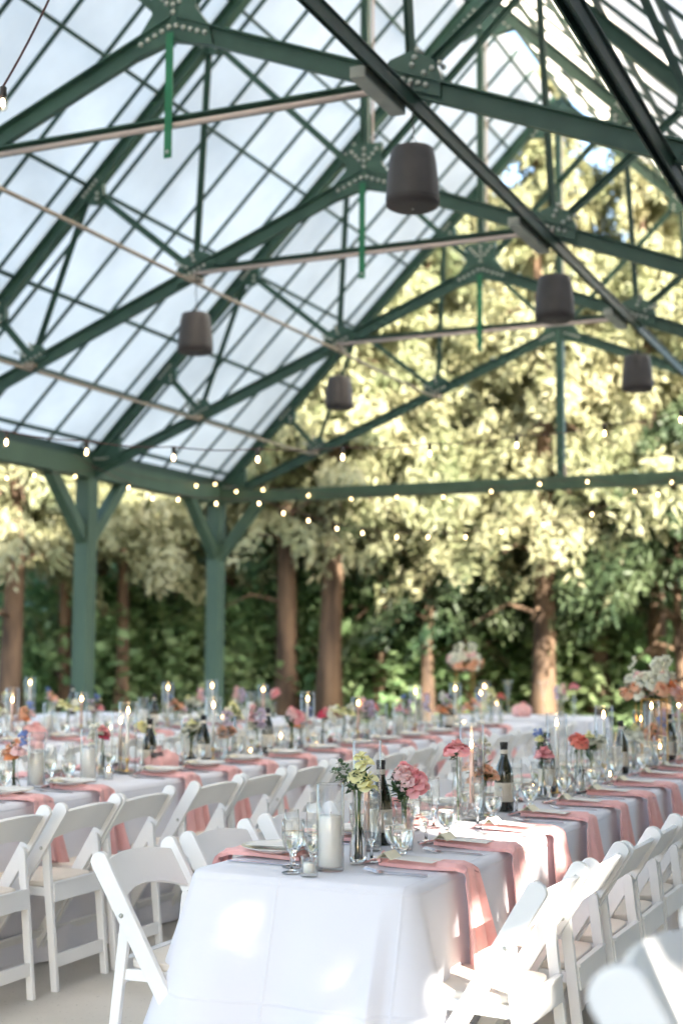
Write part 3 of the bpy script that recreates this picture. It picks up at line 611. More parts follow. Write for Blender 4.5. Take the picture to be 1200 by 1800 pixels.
def chairs(row, side, ys, dx, desc, tiltx=0):
    for i, y in enumerate(ys):
        x = ctr(row, y)+side*dx+random.uniform(-.012, .012); ang = (math.pi if side > 0 else 0)+TILT+random.uniform(-.03, .03)
        e = chair.put((x, y, 0), ang, 'white folding chair, %s from the near end, %s' % (ORD[i], desc), 'white folding chairs at the long tables', 'chair')
nearR = [4.20, 4.70, 5.16, 5.60, 6.06, 6.52, 7.05, 7.56, 8.1, 8.6, 9.15, 9.7, 10.2, 10.8, 11.4]
chairs('near', 1, nearR, .54, 'right side of the nearest row')
chairs('near', -1, [4.13, 4.70, 5.30, 5.85, 6.45, 7.0, 7.6, 8.2, 8.8, 9.4, 10.0], .42, 'left side of the nearest row')
leftR = [4.22, 4.74, 5.27, 5.72, 6.39, 6.88, 7.45, 8.0, 8.65, 9.2, 9.75, 10.3, 10.95, 11.5, 12.1, 12.7]
chairs('left', 1, leftR, .585, 'right side of the second row')
chairs('left', -1, [5.3+.6*i for i in range(13)], .55, 'left side of the second row')
chairs('third', 1, [7.2+.6*i for i in range(10)], .6, 'right side of the third row')
chairs('third', -1, [8.0+.65*i for i in range(8)], .6, 'left side of the third row')
q = at(1165, 1668, 2.05); e = chair.put((q.x+.34, q.y+.04, 0), TILT, sc=1.335, label= 'blurred white chair in the bottom right corner, closest to the camera', group='white folding chairs at the long tables', cat='chair')

# ------------------------------------------------------------------ place settings
def make_napkin(hang=.40, seed=1):
    r = random.Random(seed); wk = r.uniform(.85, 1.15); sk = r.uniform(-.05, .05); path = []; L_in = .25
    for i in range(12): path.append((-L_in+.27*i/11, 0, .0))            # local x: 0 = table edge, + outward, z 0 = cloth
    for i in range(1, 7): a = math.pi/2*i/6; path.append((.02+.024*math.sin(a), 0, -.024*(1-math.cos(a))))
    for i in range(1, 16): t = i/15; path.append((.044+.035*t, 0, -.024-(hang-.024)*t))
    nx = 15; vs = []
    for i, (x, _, z) in enumerate(path):
        t = i/(len(path)-1); w_ = wk*(.048+.020*t) if z > -.01 else wk*.068+.052*min(1, -z/hang)
        for k in range(nx):
            u = -1+2*k/(nx-1); fold = (math.sin(u*7+seed)+.6*math.sin(u*13+1.3*seed))*(.0035+.018*max(0, -z/hang))
            top = .016+.008*math.cos(u*1.5)+.004*math.sin(u*9+t*3)
            if z > -.001: vs.append((x, u*w_+.009*math.sin(t*9+seed), top+.002+.004*math.sin(t*11+u*4+seed)))
            else: vs.append((x+fold+.012, u*w_+.010*math.sin(-z*9+seed)+sk*(-z/hang), z+top+(.03*u*(1 if seed % 2 else -1)*max(0, -z/hang)**3)))
    # under layer and closing
    g = MB(); n = len(path); g.add(vs, [(i*nx+k, i*nx+k+1, (i+1)*nx+k+1, (i+1)*nx+k) for i in range(n-1) for k in range(nx-1)], True)
    m_ = len(g.v); low = [((x-.006 if z < -.02 else x), y*.94, (z-.012 if z > -.0 else z-.004)) for x, y, z in vs]
    g.add(low, [(i*nx+k+1, i*nx+k, (i+1)*nx+k, (i+1)*nx+k+1) for i in range(n-1) for k in range(nx-1)], True)
    for k in (0, nx-1): g.add([vs[i*nx+k] for i in range(n)]+[low[i*nx+k] for i in range(n)], [(i, i+1, n+i+1, n+i) for i in range(n-1)], True)
    g.add([vs[(n-1)*nx+k] for k in range(nx)]+[low[(n-1)*nx+k] for k in range(nx)], [(k, k+1, nx+k+1, nx+k) for k in range(nx-1)], True)
    o = g.build('pink_napkin', M['pink'])
    g = MB(); vs = []; seg = 20                                         # the knot: a puckered roll of cloth
    for i in range(9):
        t = i/8; rr = .024*math.sin(math.pi*(.12+.8*t))*(1+.1*math.sin(i*2+seed))
        for k in range(seg): a = 2*math.pi*k/seg; q = rr*(1+.16*math.sin(5*a+i)); vs.append((-L_in+.005+math.cos(a)*q*.8+.01*math.sin(t*5), -.038+.076*t, .022+math.sin(a)*q))
    g.add(vs, [(i*seg+k, i*seg+(k+1) % seg, (i+1)*seg+(k+1) % seg, (i+1)*seg+k) for i in range(8) for k in range(seg)]+[tuple(range(seg)), tuple(8*seg+k for k in range(seg))], True)
    g.build('knot', M['pink'], o)
    g = MB(); vs = []
    for i in range(5):
        for k in range(7): u = -1+k/3; vs.append((-L_in-.012-.014*i, u*(.012+.007*i), .020-.004*i+.004*math.sin(k*2+i)))
    g.add(vs, [(i*7+k, i*7+k+1, (i+1)*7+k+1, (i+1)*7+k) for i in range(4) for k in range(6)], True); g.build('tail', M['pink'], o)
    return o
NAP = [Proto(lambda s=s, h=h: make_napkin(h, s)) for s, h in ((1, .34), (2, .30), (3, .36), (4, .28), (5, .33), (6, .38))]
def make_plate():
    o = MB().lathe([(.0, .003), (.075, .003), (.082, .006), (.118, .014), (.128, .019), (.130, .020), (.128, .0175), (.10, .009), (.07, .0)], 40).build('salad_plate', M['china']); return o
def make_menu(): g = MB(); g.box((0, 0, .0), (.21, .10, .0012), Matrix.Rotation(.03, 3, 'Y')); return g.build('menu_card', M['card'])
def make_name():
    g = MB(); g.bar((-.0, -.040, .009), (.0, .040, .009), .001, .036, (1.2, 0, 1)); g.bar((.027, -.040, .009), (.027, .040, .009), .001, .036, (-1.2, 0, 1)); return g.build('place_card', M['ycard'])
def make_knife():
    g = MB(); pts = [(-.10, -.006), (.02, -.0055), (.11, -.004), (.125, .002), (.11, .007), (.02, .0065), (-.10, .006)]
    g.prism(pts, .001, .004, 'xy'); return g.build('table_knife', M['cutlery'], None, .001)
def make_fork():
    g = MB(); g.prism([(-.10, -.006), (-.02, -.003), (.045, -.0028), (.06, -.011), (.075, -.011), (.075, .011), (.06, .011), (.045, .0028), (-.02, .003), (-.10, .006)], .001, .0035, 'xy')
    for k in range(4): y = -.0095+k*.0063; g.bar((.074, y, .003), (.115, y, .012), .0028, .002)
    return g.build('table_fork', M['cutlery'], None, .0006)
plate, menu, namec, knife, fork = (Proto(f) for f in (make_plate, make_menu, make_name, make_knife, make_fork))
def thick(prof_out, prof_in): return prof_out+prof_in[::-1]
def make_goblet():
    e = empty('water_goblet')
    out = [(.0, .0), (.034, .001), (.035, .003), (.020, .007), (.008, .013), (.0065, .022), (.010, .028), (.0075, .034), (.011, .042), (.024, .055), (.033, .075), (.0375, .10), (.037, .13), (.035, .155)]
    inn = [(.0, .048), (.012, .05), (.022, .060), (.0305, .078), (.035, .10), (.0345, .13), (.0335, .155)]
    MB().lathe(thick(out[8:], inn[1:]), 28).build('bowl', M['tumbler'], e); MB().lathe(out[:9]+[(.012, .0495), (0, .048)], 24).build('stem', M['crystal'], e)
    MB().lathe([(.0, .0484), (.0118, .0504), (.0218, .0604), (.0302, .0782), (.0343, .098), (.0341, .115), (.0, .115)], 24).build('water', M['water'], e); return e
def make_flute():
    e = empty('champagne_flute')
    out = [(.0, .0), (.031, .001), (.032, .003), (.015, .007), (.005, .014), (.004, .05), (.006, .062), (.014, .074), (.022, .10), (.0255, .13), (.025, .165), (.0225, .20)]
    inn = [(.0, .072), (.012, .078), (.0205, .10), (.024, .13), (.0235, .165), (.0215, .20)]
    MB().lathe(thick(out[7:], inn[1:]), 26).build('bowl', M['tumbler'], e); MB().lathe(out[:8]+[(.012, .0775), (0, .072)], 22).build('stem', M['crystal'], e); return e
goblet, flute = Proto(make_goblet), Proto(make_flute)
ZT = .7445
SEATS = {('near', 1): [4.37, 4.88, 5.40, 5.88, 6.40, 6.92, 7.45, 8.0, 8.5, 9.0, 9.6, 10.2, 10.8, 11.4],
 ('near', -1): [4.35, 4.88, 5.40, 5.95, 6.5, 7.0, 7.55, 8.1, 8.65, 9.2, 9.8, 10.4],
 ('left', 1): [4.95, 5.46, 5.97, 6.80, 7.27, 7.75, 8.3, 8.85, 9.4, 9.95, 10.5, 11.1, 11.7, 12.3],
 ('left', -1): [5.3+.56*i for i in range(13)], ('third', 1): [7.3+.58*i for i in range(9)], ('third', -1): [7.6+.6*i for i in range(8)]}
DS = {('near', 1): 'right side of the nearest row', ('near', -1): 'left side of the nearest row', ('left', 1): 'right side of the second row', ('left', -1): 'left side of the second row', ('third', 1): 'right side of the third row', ('third', -1): 'left side of the third row'}
kk = 0
for (row, sd), ys in SEATS.items():
    for i, y in enumerate(ys):
        xc = ctr(row, y); ed = xc+sd*.385; ang = (0 if sd > 0 else math.pi)+TILT; W_ = 'at the %s place, %s' % (ORD[i], DS[row, sd])
        j = lambda a: random.uniform(-a, a)
        def P(dx, dy): return (ed-sd*dx, y+sd*dy, ZT)          # dx inward from the edge, dy to the diner's right
        NAP[(kk*5+kk//6) % 6].put(P(0, 0), ang+j(.03), 'pink napkin over the edge '+W_, 'pink napkins at the place settings', 'napkin'); kk += 1
        x, yy, z = P(.15, .0)
        if sd < 0 or row != 'near':
            plate.put((x, yy, z+.026), 0, 'white salad plate '+W_, 'white plates on the napkins', 'plate')
            menu.put((x, yy, z+.049), ang+j(.08), 'white menu card '+W_, 'white menu cards', 'card')
        else:
            menu.put((x+.0, yy-.02, z+.032), ang+j(.06), 'white menu card '+W_, 'white menu cards', 'card')
        namec.put((P(.22, 0)[0], P(0, -.045)[1], z+.034), ang+math.pi/2*0+j(.15), 'small cream name card '+W_, 'cream name cards', 'card')
        if y < 9.5:
            knife.put(P(.12, .13+j(.01)), ang+math.pi, 'steel knife '+W_, 'steel knives', 'knife')
            if y < 7.5:
                fork.put(P(.14, -.14), ang+math.pi+j(.05), 'outer steel fork '+W_, 'steel forks', 'fork')
                fork.put(P(.13, -.165), ang+math.pi+j(.08), 'inner steel fork '+W_, 'steel forks', 'fork')
        a, b, _ = P(.27+j(.01), .15+j(.015)); goblet.put((a, b, ZT), random.random()*6, 'short stemmed water goblet '+W_, 'water goblets', 'goblet')
        a, b, _ = P(.31+j(.01), .06+j(.015)); flute.put((a, b, ZT), random.random()*6, 'champagne flute '+W_, 'champagne flutes', 'flute')

# ------------------------------------------------------------------ centrepieces
def cyl_glass(h, r_, e, th=.003, base=.012):
    MB().lathe([(0, 0), (r_*.96, 0), (r_, .004), (r_, h), (r_-th*.5, h+.0015), (r_-th, h), (r_-th, base), (0, base)], 32).build('glass_cylinder', M['glass'], e)
    MB().lathe([(r_-.001, h-.002), (r_+.0004, h), (r_-.001, h+.002), (r_-th, h)], 32).build('rim', M['tumbler'], e)
def flame(e, z, s=1):
    MB().lathe([(0, 0), (.0045*s, .006*s), (.0058*s, .012*s), (.004*s, .022*s), (.0012*s, .031*s), (0, .035*s)], 12, (0, 0, z)).build('flame', M['flame'], e)
def make_pillar(h=.275, ch=.175, r_=.045, lit_=False):
    def f():
        e = empty('pillar_candle'); cyl_glass(h, r_, e)
        MB().lathe([(0, .014), (r_-.008, .014), (r_-.0072, .02), (r_-.0075, ch-.004), (r_-.010, ch), (.010, ch-.002), (0, ch-.006)], 32).build('wax', M['wax'], e)
        g = MB(); g.tube([(0, 0, ch-.008), (.002, 0, ch+.012)], .0012, 6); g.build('wick', M['socket'], e)
        if lit_: flame(e, ch+.006)
        return e
    return f
def make_taper(h, wx, holder, lit_, top=None):
    def f():
        e = empty('taper_candle'); cyl_glass(h, .052, e); t = top or h*.80
        if holder == 'crystal': MB().lathe([(0, .013), (.036, .013), (.037, .02), (.020, .028), (.028, .036), (.018, .044), (.026, .054), (.016, .062), (.020, .072), (.020, .085), (.0, .085)], 14, smooth=False).build('crystal_holder', M['tumbler'], e)
        else: MB().lathe([(0, .013), (.034, .013), (.035, .016), (.008, .020), (.005, .03), (.005, .06), (.012, .068), (.014, .088), (.0, .088)], 20).build('brass_holder', M['brass'], e)
        g = MB(); g.tube([(0, 0, .07), (0, 0, t-.02), (0, 0, t)], [.011, .0095, .007], 14); g.build('wax', M[wx], e)
        g = MB(); g.tube([(0, 0, t), (.001, 0, t+.012)], .0011, 6); g.build('wick', M['socket'], e)
        if lit_: flame(e, t+.005, 1.25)
        return e
    return f
def make_votive():
    e = empty('votive_candle')
    MB().lathe([(0, 0), (.026, 0), (.0275, .003), (.0275, .062), (.0265, .0635), (.0255, .062), (.0245, .010), (0, .010)], 12).build('glass_cup', M['tumbler'], e)
    MB().lathe([(0, .011), (.0195, .011), (.0200, .040), (.018, .042), (0, .0405)], 24).build('wax', M['wax'], e); return e
def make_tealight():
    e = make_votive(); e.name = 'votive_candle'; flame(e, .042, .8); return e
def make_bottle():
    e = empty('wine_bottle')
    MB().lathe([(0, .004), (.030, 0), (.041, .004), (.0425, .012), (.0425, .15), (.040, .175), (.030, .205), (.019, .232), (.0155, .25), (.0150, .30), (.0, .30)], 30).build('glass_body', M['bottle'], e)
    MB().lathe([(.0156, .242), (.0162, .25), (.0160, .286), (.0175, .288), (.0175, .300), (.0165, .303), (0, .304)], 24).build('foil', M['foil'], e)
    MB().lathe([(.0430, .045), (.0434, .047), (.0434, .125), (.0430, .127)], 30).build('label', M['label'], e)
    MB().lathe([(.0166, .252), (.0170, .254), (.0168, .268), (.0166, .270)], 24).build('neck_label', M['label'], e); return e
def blossom(g, c, R_, kind='rose', seed=0, tilt=(0, 0, 1)):     # petals as curved shells round an axis
    r = random.Random(seed); ax = Vector(tilt).normalized(); q = ax.to_track_quat('Z', 'Y').to_matrix(); c = Vector(c)
    rings = {'rose': [(3, .22, 80, .75), (4, .38, 68, .8), (5, .58, 52, .8), (6, .80, 34, .75), (7, 1.0, 12, .7)], 'open': [(6, .35, 65, .5), (8, .7, 35, .5), (9, 1.0, 8, .55)], 'pea': [(2, .5, 60, .6), (3, .85, 30, .8), (3, 1.0, 5, .8)]}[kind]
    for n, rr, el, wd in rings:
        for k in range(n):
            a = 2*math.pi*(k+r.uniform(-.2, .2))/n+rr*3; e = R(el+r.uniform(-9, 9)); L_ = R_*(.55+.55*rr)*r.uniform(.9, 1.1); w_ = R_*wd*(.35+.55*rr)
            vs = []; nu, nv = 5, 5
            for i in range(nu):
                u = i/(nu-1); curl = e-u*u*R(38 if el < 60 else 10)
                rad = R_*.10*rr+L_*u*math.cos(curl); zz = L_*u*math.sin(max(curl, R(-20)))*1.0-R_*.25*rr
                for j_ in range(nv):
                    v = -1+2*j_/(nv-1); ww = w_*math.sin(math.pi*min(1, .18+u*.62))*v; cup = .25*w_*v*v*(1 if el > 20 else .4)
                    p = Vector((rad-cup*math.sin(e)*1.3, ww, zz+cup*.7+R_*.02*math.sin(v*5+k)))
                    p = Matrix.Rotation(a, 3, 'Z') @ p; vs.append(c+q @ p)
            g.add(vs, [(i*nv+j_, i*nv+j_+1, (i+1)*nv+j_+1, (i+1)*nv+j_) for i in range(nu-1) for j_ in range(nv-1)], True)
def leaf(g, a, d, L_, w_, up=(0, 0, 1)):
    a = Vector(a); d = Vector(d).normalized(); s = d.cross(Vector(up)); s = s.normalized() if s.length > .01 else Vector((1, 0, 0)); n = s.cross(d)
    vs = [a, a+d*L_*.3+s*w_*.45-n*w_*.1, a+d*L_*.65+s*w_*.42-n*w_*.15, a+d*L_-n*w_*.3, a+d*L_*.65-s*w_*.42-n*w_*.15, a+d*L_*.3-s*w_*.45-n*w_*.1, a+d*L_*.35+n*w_*.05, a+d*L_*.65+n*w_*.02]
    g.add(vs, [(0, 1, 6), (0, 6, 5), (1, 2, 7, 6), (6, 7, 4, 5), (2, 3, 7), (7, 3, 4)], True)
def vase_prof(kind):
    return {'bud': ([(0, 0), (.026, 0), (.029, .004), (.030, .03), (.028, .07), (.018, .12), (.0125, .16), (.0125, .20), (.017, .235)], .235, .0125),
            'flask': ([(0, 0), (.036, 0), (.040, .006), (.039, .02), (.028, .06), (.022, .10), (.024, .13), (.034, .16)], .16, .024),
            'tumbler': ([(0, 0), (.030, 0), (.033, .004), (.036, .05), (.030, .10), (.029, .13), (.036, .165)], .165, .03),
            'spike': ([(0, 0), (.024, 0), (.026, .01), (.020, .04), (.023, .08), (.017, .12), (.021, .16), (.015, .20), (.019, .235)], .235, .015),
            'trumpet': ([(0, 0), (.05, 0), (.045, .01), (.014, .03), (.012, .12), (.02, .22), (.032, .30), (.052, .36)], .36, .03)}[kind]
def bouquet(spec, vase='bud', name='flower_vase', seed=0, scale=1, gold=False):
    # spec: list of (dx, dy, z, radius, colour, kind) blossoms above the table, or ('leafy', dx, dy, z, n)
    def f():
        r = random.Random(seed); e = empty(name); prof, H_, neck = vase_prof(vase)
        inn = [(max(0, a-.0022), b+(.008 if b < .01 else 0)) for a, b in prof]
        MB().lathe(thick(prof, inn), 24, smooth=vase != 'spike').build('vase', M['brass'] if gold else M['tumbler' if vase == 'spike' else 'glass'], e)
        if vase in ('bud', 'flask', 'tumbler'):
            lv = [(max(0, a-.0026), max(b, .009)) for a, b in prof if b < H_*.55]; lv.append((0, lv[-1][1])); MB().lathe(lv, 20).build('water', M['water'], e)
        st = MB(); lf = MB(); by = {}
        for it in spec:
            if it[0] == 'leafy':
                _, dx, dy, z, n = it; a = Vector((r.uniform(-.01, .01), r.uniform(-.01, .01), .02)); b = Vector((dx*.15, dy*.15, H_)); c = Vector((dx, dy, z))
                st.tube([a, b, b.lerp(c, .5)+Vector((0, 0, .02)), c], [.0016, .0015, .0013, .0008], 6)
                for k in range(n):
                    t = (k+.5)/n; p = (b.lerp(c, t)+Vector((0, 0, .03*math.sin(math.pi*t)*.7))); d = (c-b).normalized(); sdv = d.cross(Vector((r.uniform(-1, 1), r.uniform(-1, 1), .6))).normalized()*(1 if k % 2 else -1)
                    leaf(lf, p, sdv+d*.6+Vector((0, 0, r.uniform(-.2, .3))), r.uniform(.022, .034)*(1.25-.5*t), r.uniform(.012, .017)*(1.25-.4*t))
            else:
                dx, dy, z, rr, colr, kind = it; c = Vector((dx, dy, z)); a = Vector((r.uniform(-.012, .012)-dx*.1, r.uniform(-.012, .012)-dy*.1, .02)); b = Vector((dx*.2, dy*.2, H_*.98))
                st.tube([a, b, b.lerp(c, .6)+Vector((0, 0, .01)), c-Vector((0, 0, rr*.2))], [.0022, .002, .0018, .0018], 6)
                g = by.setdefault(colr, [MB(), kind])[0]; tl = Vector((dx*2+r.uniform(-.3, .3), dy*2+r.uniform(-.3, .3)-.25, .9))
                if kind == 'spray':
                    for k in range(16):
                        o = Vector((r.gauss(0, .4), r.gauss(0, .4), r.uniform(-1.3, 1.3)))*rr; blossom(g, c+o, rr*.42, 'open', seed*7+k, (o.x*9, o.y*9-.2, .6))
                else: blossom(g, c, rr, kind, seed*31+len(by)+int(dx*999), tl)
                for k in range(5 if kind != 'spray' else 2): t = r.uniform(.25, .9); p = b.lerp(c, t); aa = r.random()*6.28; leaf(lf, p, (math.cos(aa), math.sin(aa), r.uniform(-.2, .7)), r.uniform(.03, .05), r.uniform(.016, .024))
        st.build('stems', M['stem'], e)
        if lf.f: lf.build('leaves', M['leafF'], e)
        for colr, (g, kind) in by.items(): g.build({'rose': 'rose', 'open': 'blossom', 'pea': 'sweet_pea', 'spray': 'flower_spray'}[kind], F[colr], e)
        e.scale = (scale,)*3; return e
    return f
def make_basket():                                       # bread basket wrapped in pink cloth
    e = empty('bread_basket'); g = MB(); seg = 40; vs = []
    for i, (rr, z) in enumerate([(.0, .002), (.075, .002), (.095, .03), (.10, .065), (.098, .085), (.085, .10), (.05, .115), (.0, .118)]):
        for k in range(seg): a = 2*math.pi*k/seg; q = rr*(1+.07*math.sin(5*a+i*.7)+.04*math.sin(11*a)); vs.append((q*math.cos(a), q*math.sin(a), z+(.012*math.sin(4*a+i) if 2 < i < 7 else 0)))
    g.add(vs, [(i*seg+k, i*seg+(k+1) % seg, (i+1)*seg+(k+1) % seg, (i+1)*seg+k) for i in range(7) for k in range(seg)], True); g.build('cloth_wrap', M['pink'], e)
    g = MB(); blossom(g, (.02, -.02, .10), .07, 'rose', 5); g.build('folded_top', M['pink'], e); return e
PR = dict(pillar=Proto(make_pillar()), pillar_short=Proto(make_pillar(.18, .10, .042, True)), votive=Proto(make_votive), tea=Proto(make_tealight), bottle=Proto(make_bottle), basket=Proto(make_basket),
 taper_pink=Proto(make_taper(.385, 'pinkwax', 'crystal', False, .245)), taper_peach=Proto(make_taper(.40, 'pinkwax', 'crystal', True, .29)), taper_white=Proto(make_taper(.40, 'wax', 'brass', True, .33)), taper_low=Proto(make_taper(.34, 'pinkwax', 'brass', True, .27)),
 v_yellow=Proto(bouquet([(-.005, 0, .30, .034, 'yellow', 'pea'), (.012, .01, .335, .032, 'yellow', 'pea'), (.035, 0, .285, .036, 'yellow', 'pea'), (.05, -.01, .262, .032, 'yellow', 'pea'), (.0, .02, .355, .026, 'yellow', 'pea'), ('leafy', -.11, 0, .30, 16), ('leafy', -.06, -.03, .335, 16), ('leafy', -.10, .01, .27, 14), ('leafy', .05, .0, .27, 10), ('leafy', -.03, .03, .29, 12)], 'bud', seed=1)),
 v_rose=Proto(bouquet([(.045, -.01, .232, .042, 'rose', 'rose'), (.04, .02, .26, .036, 'rose', 'rose'), (.0, 0, .275, .034, 'blush', 'open'), (-.02, .01, .27, .03, 'blush', 'open'), (.02, -.02, .25, .03, 'blush', 'open'), (-.005, .03, .29, .03, 'rose', 'open'), (.01, .0, .235, .03, 'blush', 'open'), ('leafy', -.05, 0, .25, 14), ('leafy', -.06, .03, .22, 14), ('leafy', -.04, -.03, .20, 12), ('leafy', .03, .04, .22, 12), ('leafy', -.03, .0, .28, 12)], 'tumbler', seed=2)),
 v_single=Proto(bouquet([(0, 0, .315, .052, 'rose', 'rose')], 'spike', seed=3)),
 v_orange=Proto(bouquet([(-.02, 0, .19, .04, 'peach', 'open'), (.02, -.02, .185, .04, 'orange', 'open'), (.05, .0, .165, .036, 'peach', 'open'), (.0, .02, .205, .034, 'peach', 'open'), (.03, .02, .27, .036, 'lilac', 'spray'), (.01, .01, .30, .03, 'ivory', 'spray'), (.08, 0, .215, .03, 'peach', 'open'), ('leafy', .06, 0, .23, 12), ('leafy', .02, .03, .2, 12)], 'flask', seed=4)),
 v_mixed=Proto(bouquet([(-.06, 0, .225, .045, 'rose', 'rose'), (.0, -.01, .20, .032, 'blush', 'open'), (.035, 0, .24, .034, 'lilac', 'spray'), (.05, 0, .22, .03, 'ivory', 'rose'), (.0, .02, .30, .024, 'blue', 'spray'), (-.03, .02, .29, .022, 'yellow', 'open'), ('leafy', .03, 0, .30, 16), ('leafy', -.02, 0, .31, 16), ('leafy', .06, .02, .26, 16), ('leafy', -.05, .03, .27, 14), ('leafy', .0, -.03, .25, 14)], 'flask', seed=5)),
 v_coral=Proto(bouquet([(0, 0, .26, .042, 'coral', 'rose'), ('leafy', .05, .0, .17, 8), ('leafy', -.03, .02, .19, 6)], 'bud', seed=6)),
 v_ivory=Proto(bouquet([(-.02, 0, .21, .036, 'ivory', 'rose'), (.03, 0, .23, .036, 'ivory', 'open'), (-.05, .01, .24, .034, 'ivory', 'open'), (.01, .02, .26, .03, 'yellow', 'open'), (.05, -.01, .19, .03, 'ivory', 'rose'), ('leafy', -.06, 0, .25, 14), ('leafy', .06, .0, .24, 14), ('leafy', -.03, .02, .28, 14)], 'tumbler', seed=7)),
 v_peach=Proto(bouquet([(-.05, 0, .20, .038, 'peach', 'open'), (.05, 0, .205, .04, 'blush', 'open'), (-.01, -.01, .175, .036, 'orange', 'open'), (.0, .02, .235, .034, 'peach', 'open'), (-.08, .01, .17, .03, 'blush', 'open'), (.06, .02, .26, .026, 'blue', 'spray'), ('leafy', .03, 0, .19, 12), ('leafy', -.04, .02, .22, 12)], 'flask', seed=8)),
 v_magenta=Proto(bouquet([(0, -.01, .235, .042, 'magenta', 'rose'), (.012, .015, .26, .038, 'rose', 'rose'), (.06, .02, .24, .04, 'ivory', 'spray'), ('leafy', .04, 0, .2, 14), ('leafy', .06, .02, .22, 12)], 'bud', seed=9)),
 v_sprig=Proto(bouquet([(-.06, 0, .27, .036, 'yellow', 'open'), (.0, .0, .25, .036, 'yellow', 'open'), (.06, 0, .28, .034, 'ivory', 'open'), (.07, .0, .23, .03, 'yellow', 'open'), ('leafy', .02, 0, .30, 6)], 'bud', seed=10)),
 v_lilac=Proto(bouquet([(-.02, 0, .25, .045, 'lilac', 'spray'), (.03, 0, .28, .04, 'blush', 'spray'), (.05, 0, .20, .036, 'ivory', 'rose'), ('leafy', .02, 0, .2, 10)], 'tumbler', seed=11)),
 trumpet=Proto(bouquet([], 'trumpet', 'trumpet_vase', seed=12)))
def make_tall():                                         # tall bouquet on a slim gold frame stand
    e = empty('tall_bouquet'); r = random.Random(3)
    g = MB()
    for a in (-1, 1):
        for b in (-1, 1): g.bar((a*.085, b*.085, 0), (a*.085, b*.085, .46), .007, .007, (1, 0, 0))
    for z in (.004, .46):
        for a in (-1, 1): g.bar((a*.085, -.085, z), (a*.085, .085, z), .007, .007); g.bar((-.085, a*.085, z+.0075), (.085, a*.085, z+.0075), .007, .007)
    g.build('gold_frame', M['brass'], e)
    cols = {}; lf = MB()
    for k in range(90):
        a = r.random()*6.28; h_ = r.random(); rr = .205*math.sqrt(r.random())*(1-.3*h_); c = Vector((rr*math.cos(a), rr*math.sin(a), .50+.13*h_))
        cn = r.choice(['ivory', 'orange', 'orange', 'blush', 'peach', 'ivory'] if h_ < .55 else ['ivory', 'ivory', 'blush']); blossom(cols.setdefault(cn, MB()), c, r.uniform(.035, .055), 'rose' if k % 2 else 'open', k, (c.x*4, c.y*4, .6))
    for k in range(150): a = r.random()*6.28; c = Vector((.15*math.cos(a)*r.random(), .15*math.sin(a)*r.random(), .44+.1*r.random())); leaf(lf, c, (math.cos(a), math.sin(a), r.uniform(-.3, .9)), r.uniform(.06, .13), .03)
    for k in range(6):
        a = r.random()*6.28; b = Vector((.11*math.cos(a), .13*math.sin(a), .66+.05*r.random()))
        for q_ in range(5): blossom(cols['ivory'], b+Vector((r.gauss(0, .012), r.gauss(0, .012), .022*q_-.04)), .018, 'open', k*9+q_, (b.x*6, b.y*6, .5))
    lf.build('leaves', M['leafF'], e)
    for cn, g in cols.items(): g.build('blossoms', F[cn], e)
    return e
PR['tall'] = Proto(make_tall)
DESC = dict(pillar='white pillar candle in a clear glass cylinder', pillar_short='lit white pillar candle in a short glass cylinder', votive='small votive candle in a clear glass cup', tea='small lit votive candle in a glass cup', bottle='dark wine bottle with black foil neck', basket='bread basket wrapped in dusty pink cloth',
 taper_pink='unlit blush taper candle inside a tall glass cylinder', taper_peach='lit peach taper candle inside a tall glass cylinder', taper_white='lit white taper candle inside a tall glass cylinder', taper_low='lit blush taper candle inside a glass cylinder',
 v_yellow='bud vase of pale yellow blooms and eucalyptus', v_rose='glass vase of pink roses and blush petals', v_single='single pink rose in a ribbed glass bud vase', v_orange='vase of orange flowers with a lilac spray', v_mixed='vase of pink rose, white blooms and dark greenery', v_coral='bud vase holding one coral red ranunculus', v_ivory='vase of ivory flowers and soft greenery', v_peach='flask vase of peach and blush flowers with a blue sprig', v_magenta='bud vase of magenta rose and white spray', v_sprig='bud vase of airy pale yellow blossoms', v_lilac='vase of lilac and blush sprays', trumpet='empty white trumpet shaped glass vase', tall='tall bouquet of ivory and orange flowers on gold frame')
GRP = dict(pillar='pillar candles', pillar_short='pillar candles', votive='votive candles', tea='votive candles', bottle='wine bottles on the tables', basket='pink wrapped bread baskets', trumpet='trumpet vases', tall='tall bouquets on gold stands')
CATS = dict(pillar='candle', pillar_short='candle', votive='candle', tea='candle', bottle='bottle', basket='basket', tall='bouquet')
cnt = {}
def place(kind, x, y, where, z=ZT, sc=1, rz=None):
    cnt[(kind, where)] = n_ = cnt.get((kind, where), 0)+1; lb = DESC[kind]+' on the '+where
    if n_ > 1: lb = DESC[kind]+', %s of the %s' % (ORD[n_-1], where)
    return PR[kind].put((x, y, z), random.random()*6.28 if rz is None else rz, lb, GRP.get(kind) or ('taper candles in glass cylinders' if kind.startswith('taper') else 'flower vases'), CATS.get(kind) or ('candle' if kind.startswith('taper') else 'vase'), sc)
YR = -YAW*0
def row_item(kind, row, px, dx=0, where=None, **k):     # by the picture column at which it stands along the row's middle
    x = ctr(row, 6)+dx; y = at_x(px, x)
    for _ in range(3): x = ctr(row, y)+dx; y = at_x(px, x)
    place(kind, x, y, where or {'near': 'nearest row', 'left': 'second row', 'third': 'third row'}[row], **k)
place('pillar', -1.89, 4.19, 'nearest row', rz=0); place('votive', -1.90, 4.055, 'nearest row', rz=0)
flute.put((-1.98, 4.09, ZT), 0, 'champagne flute standing beside the small votive at the end of the nearest table', 'champagne flutes', 'flute')
goblet.put((-1.955, 4.20, ZT), 0, 'water goblet just behind the flute at the end of the nearest table', 'water goblets', 'goblet')
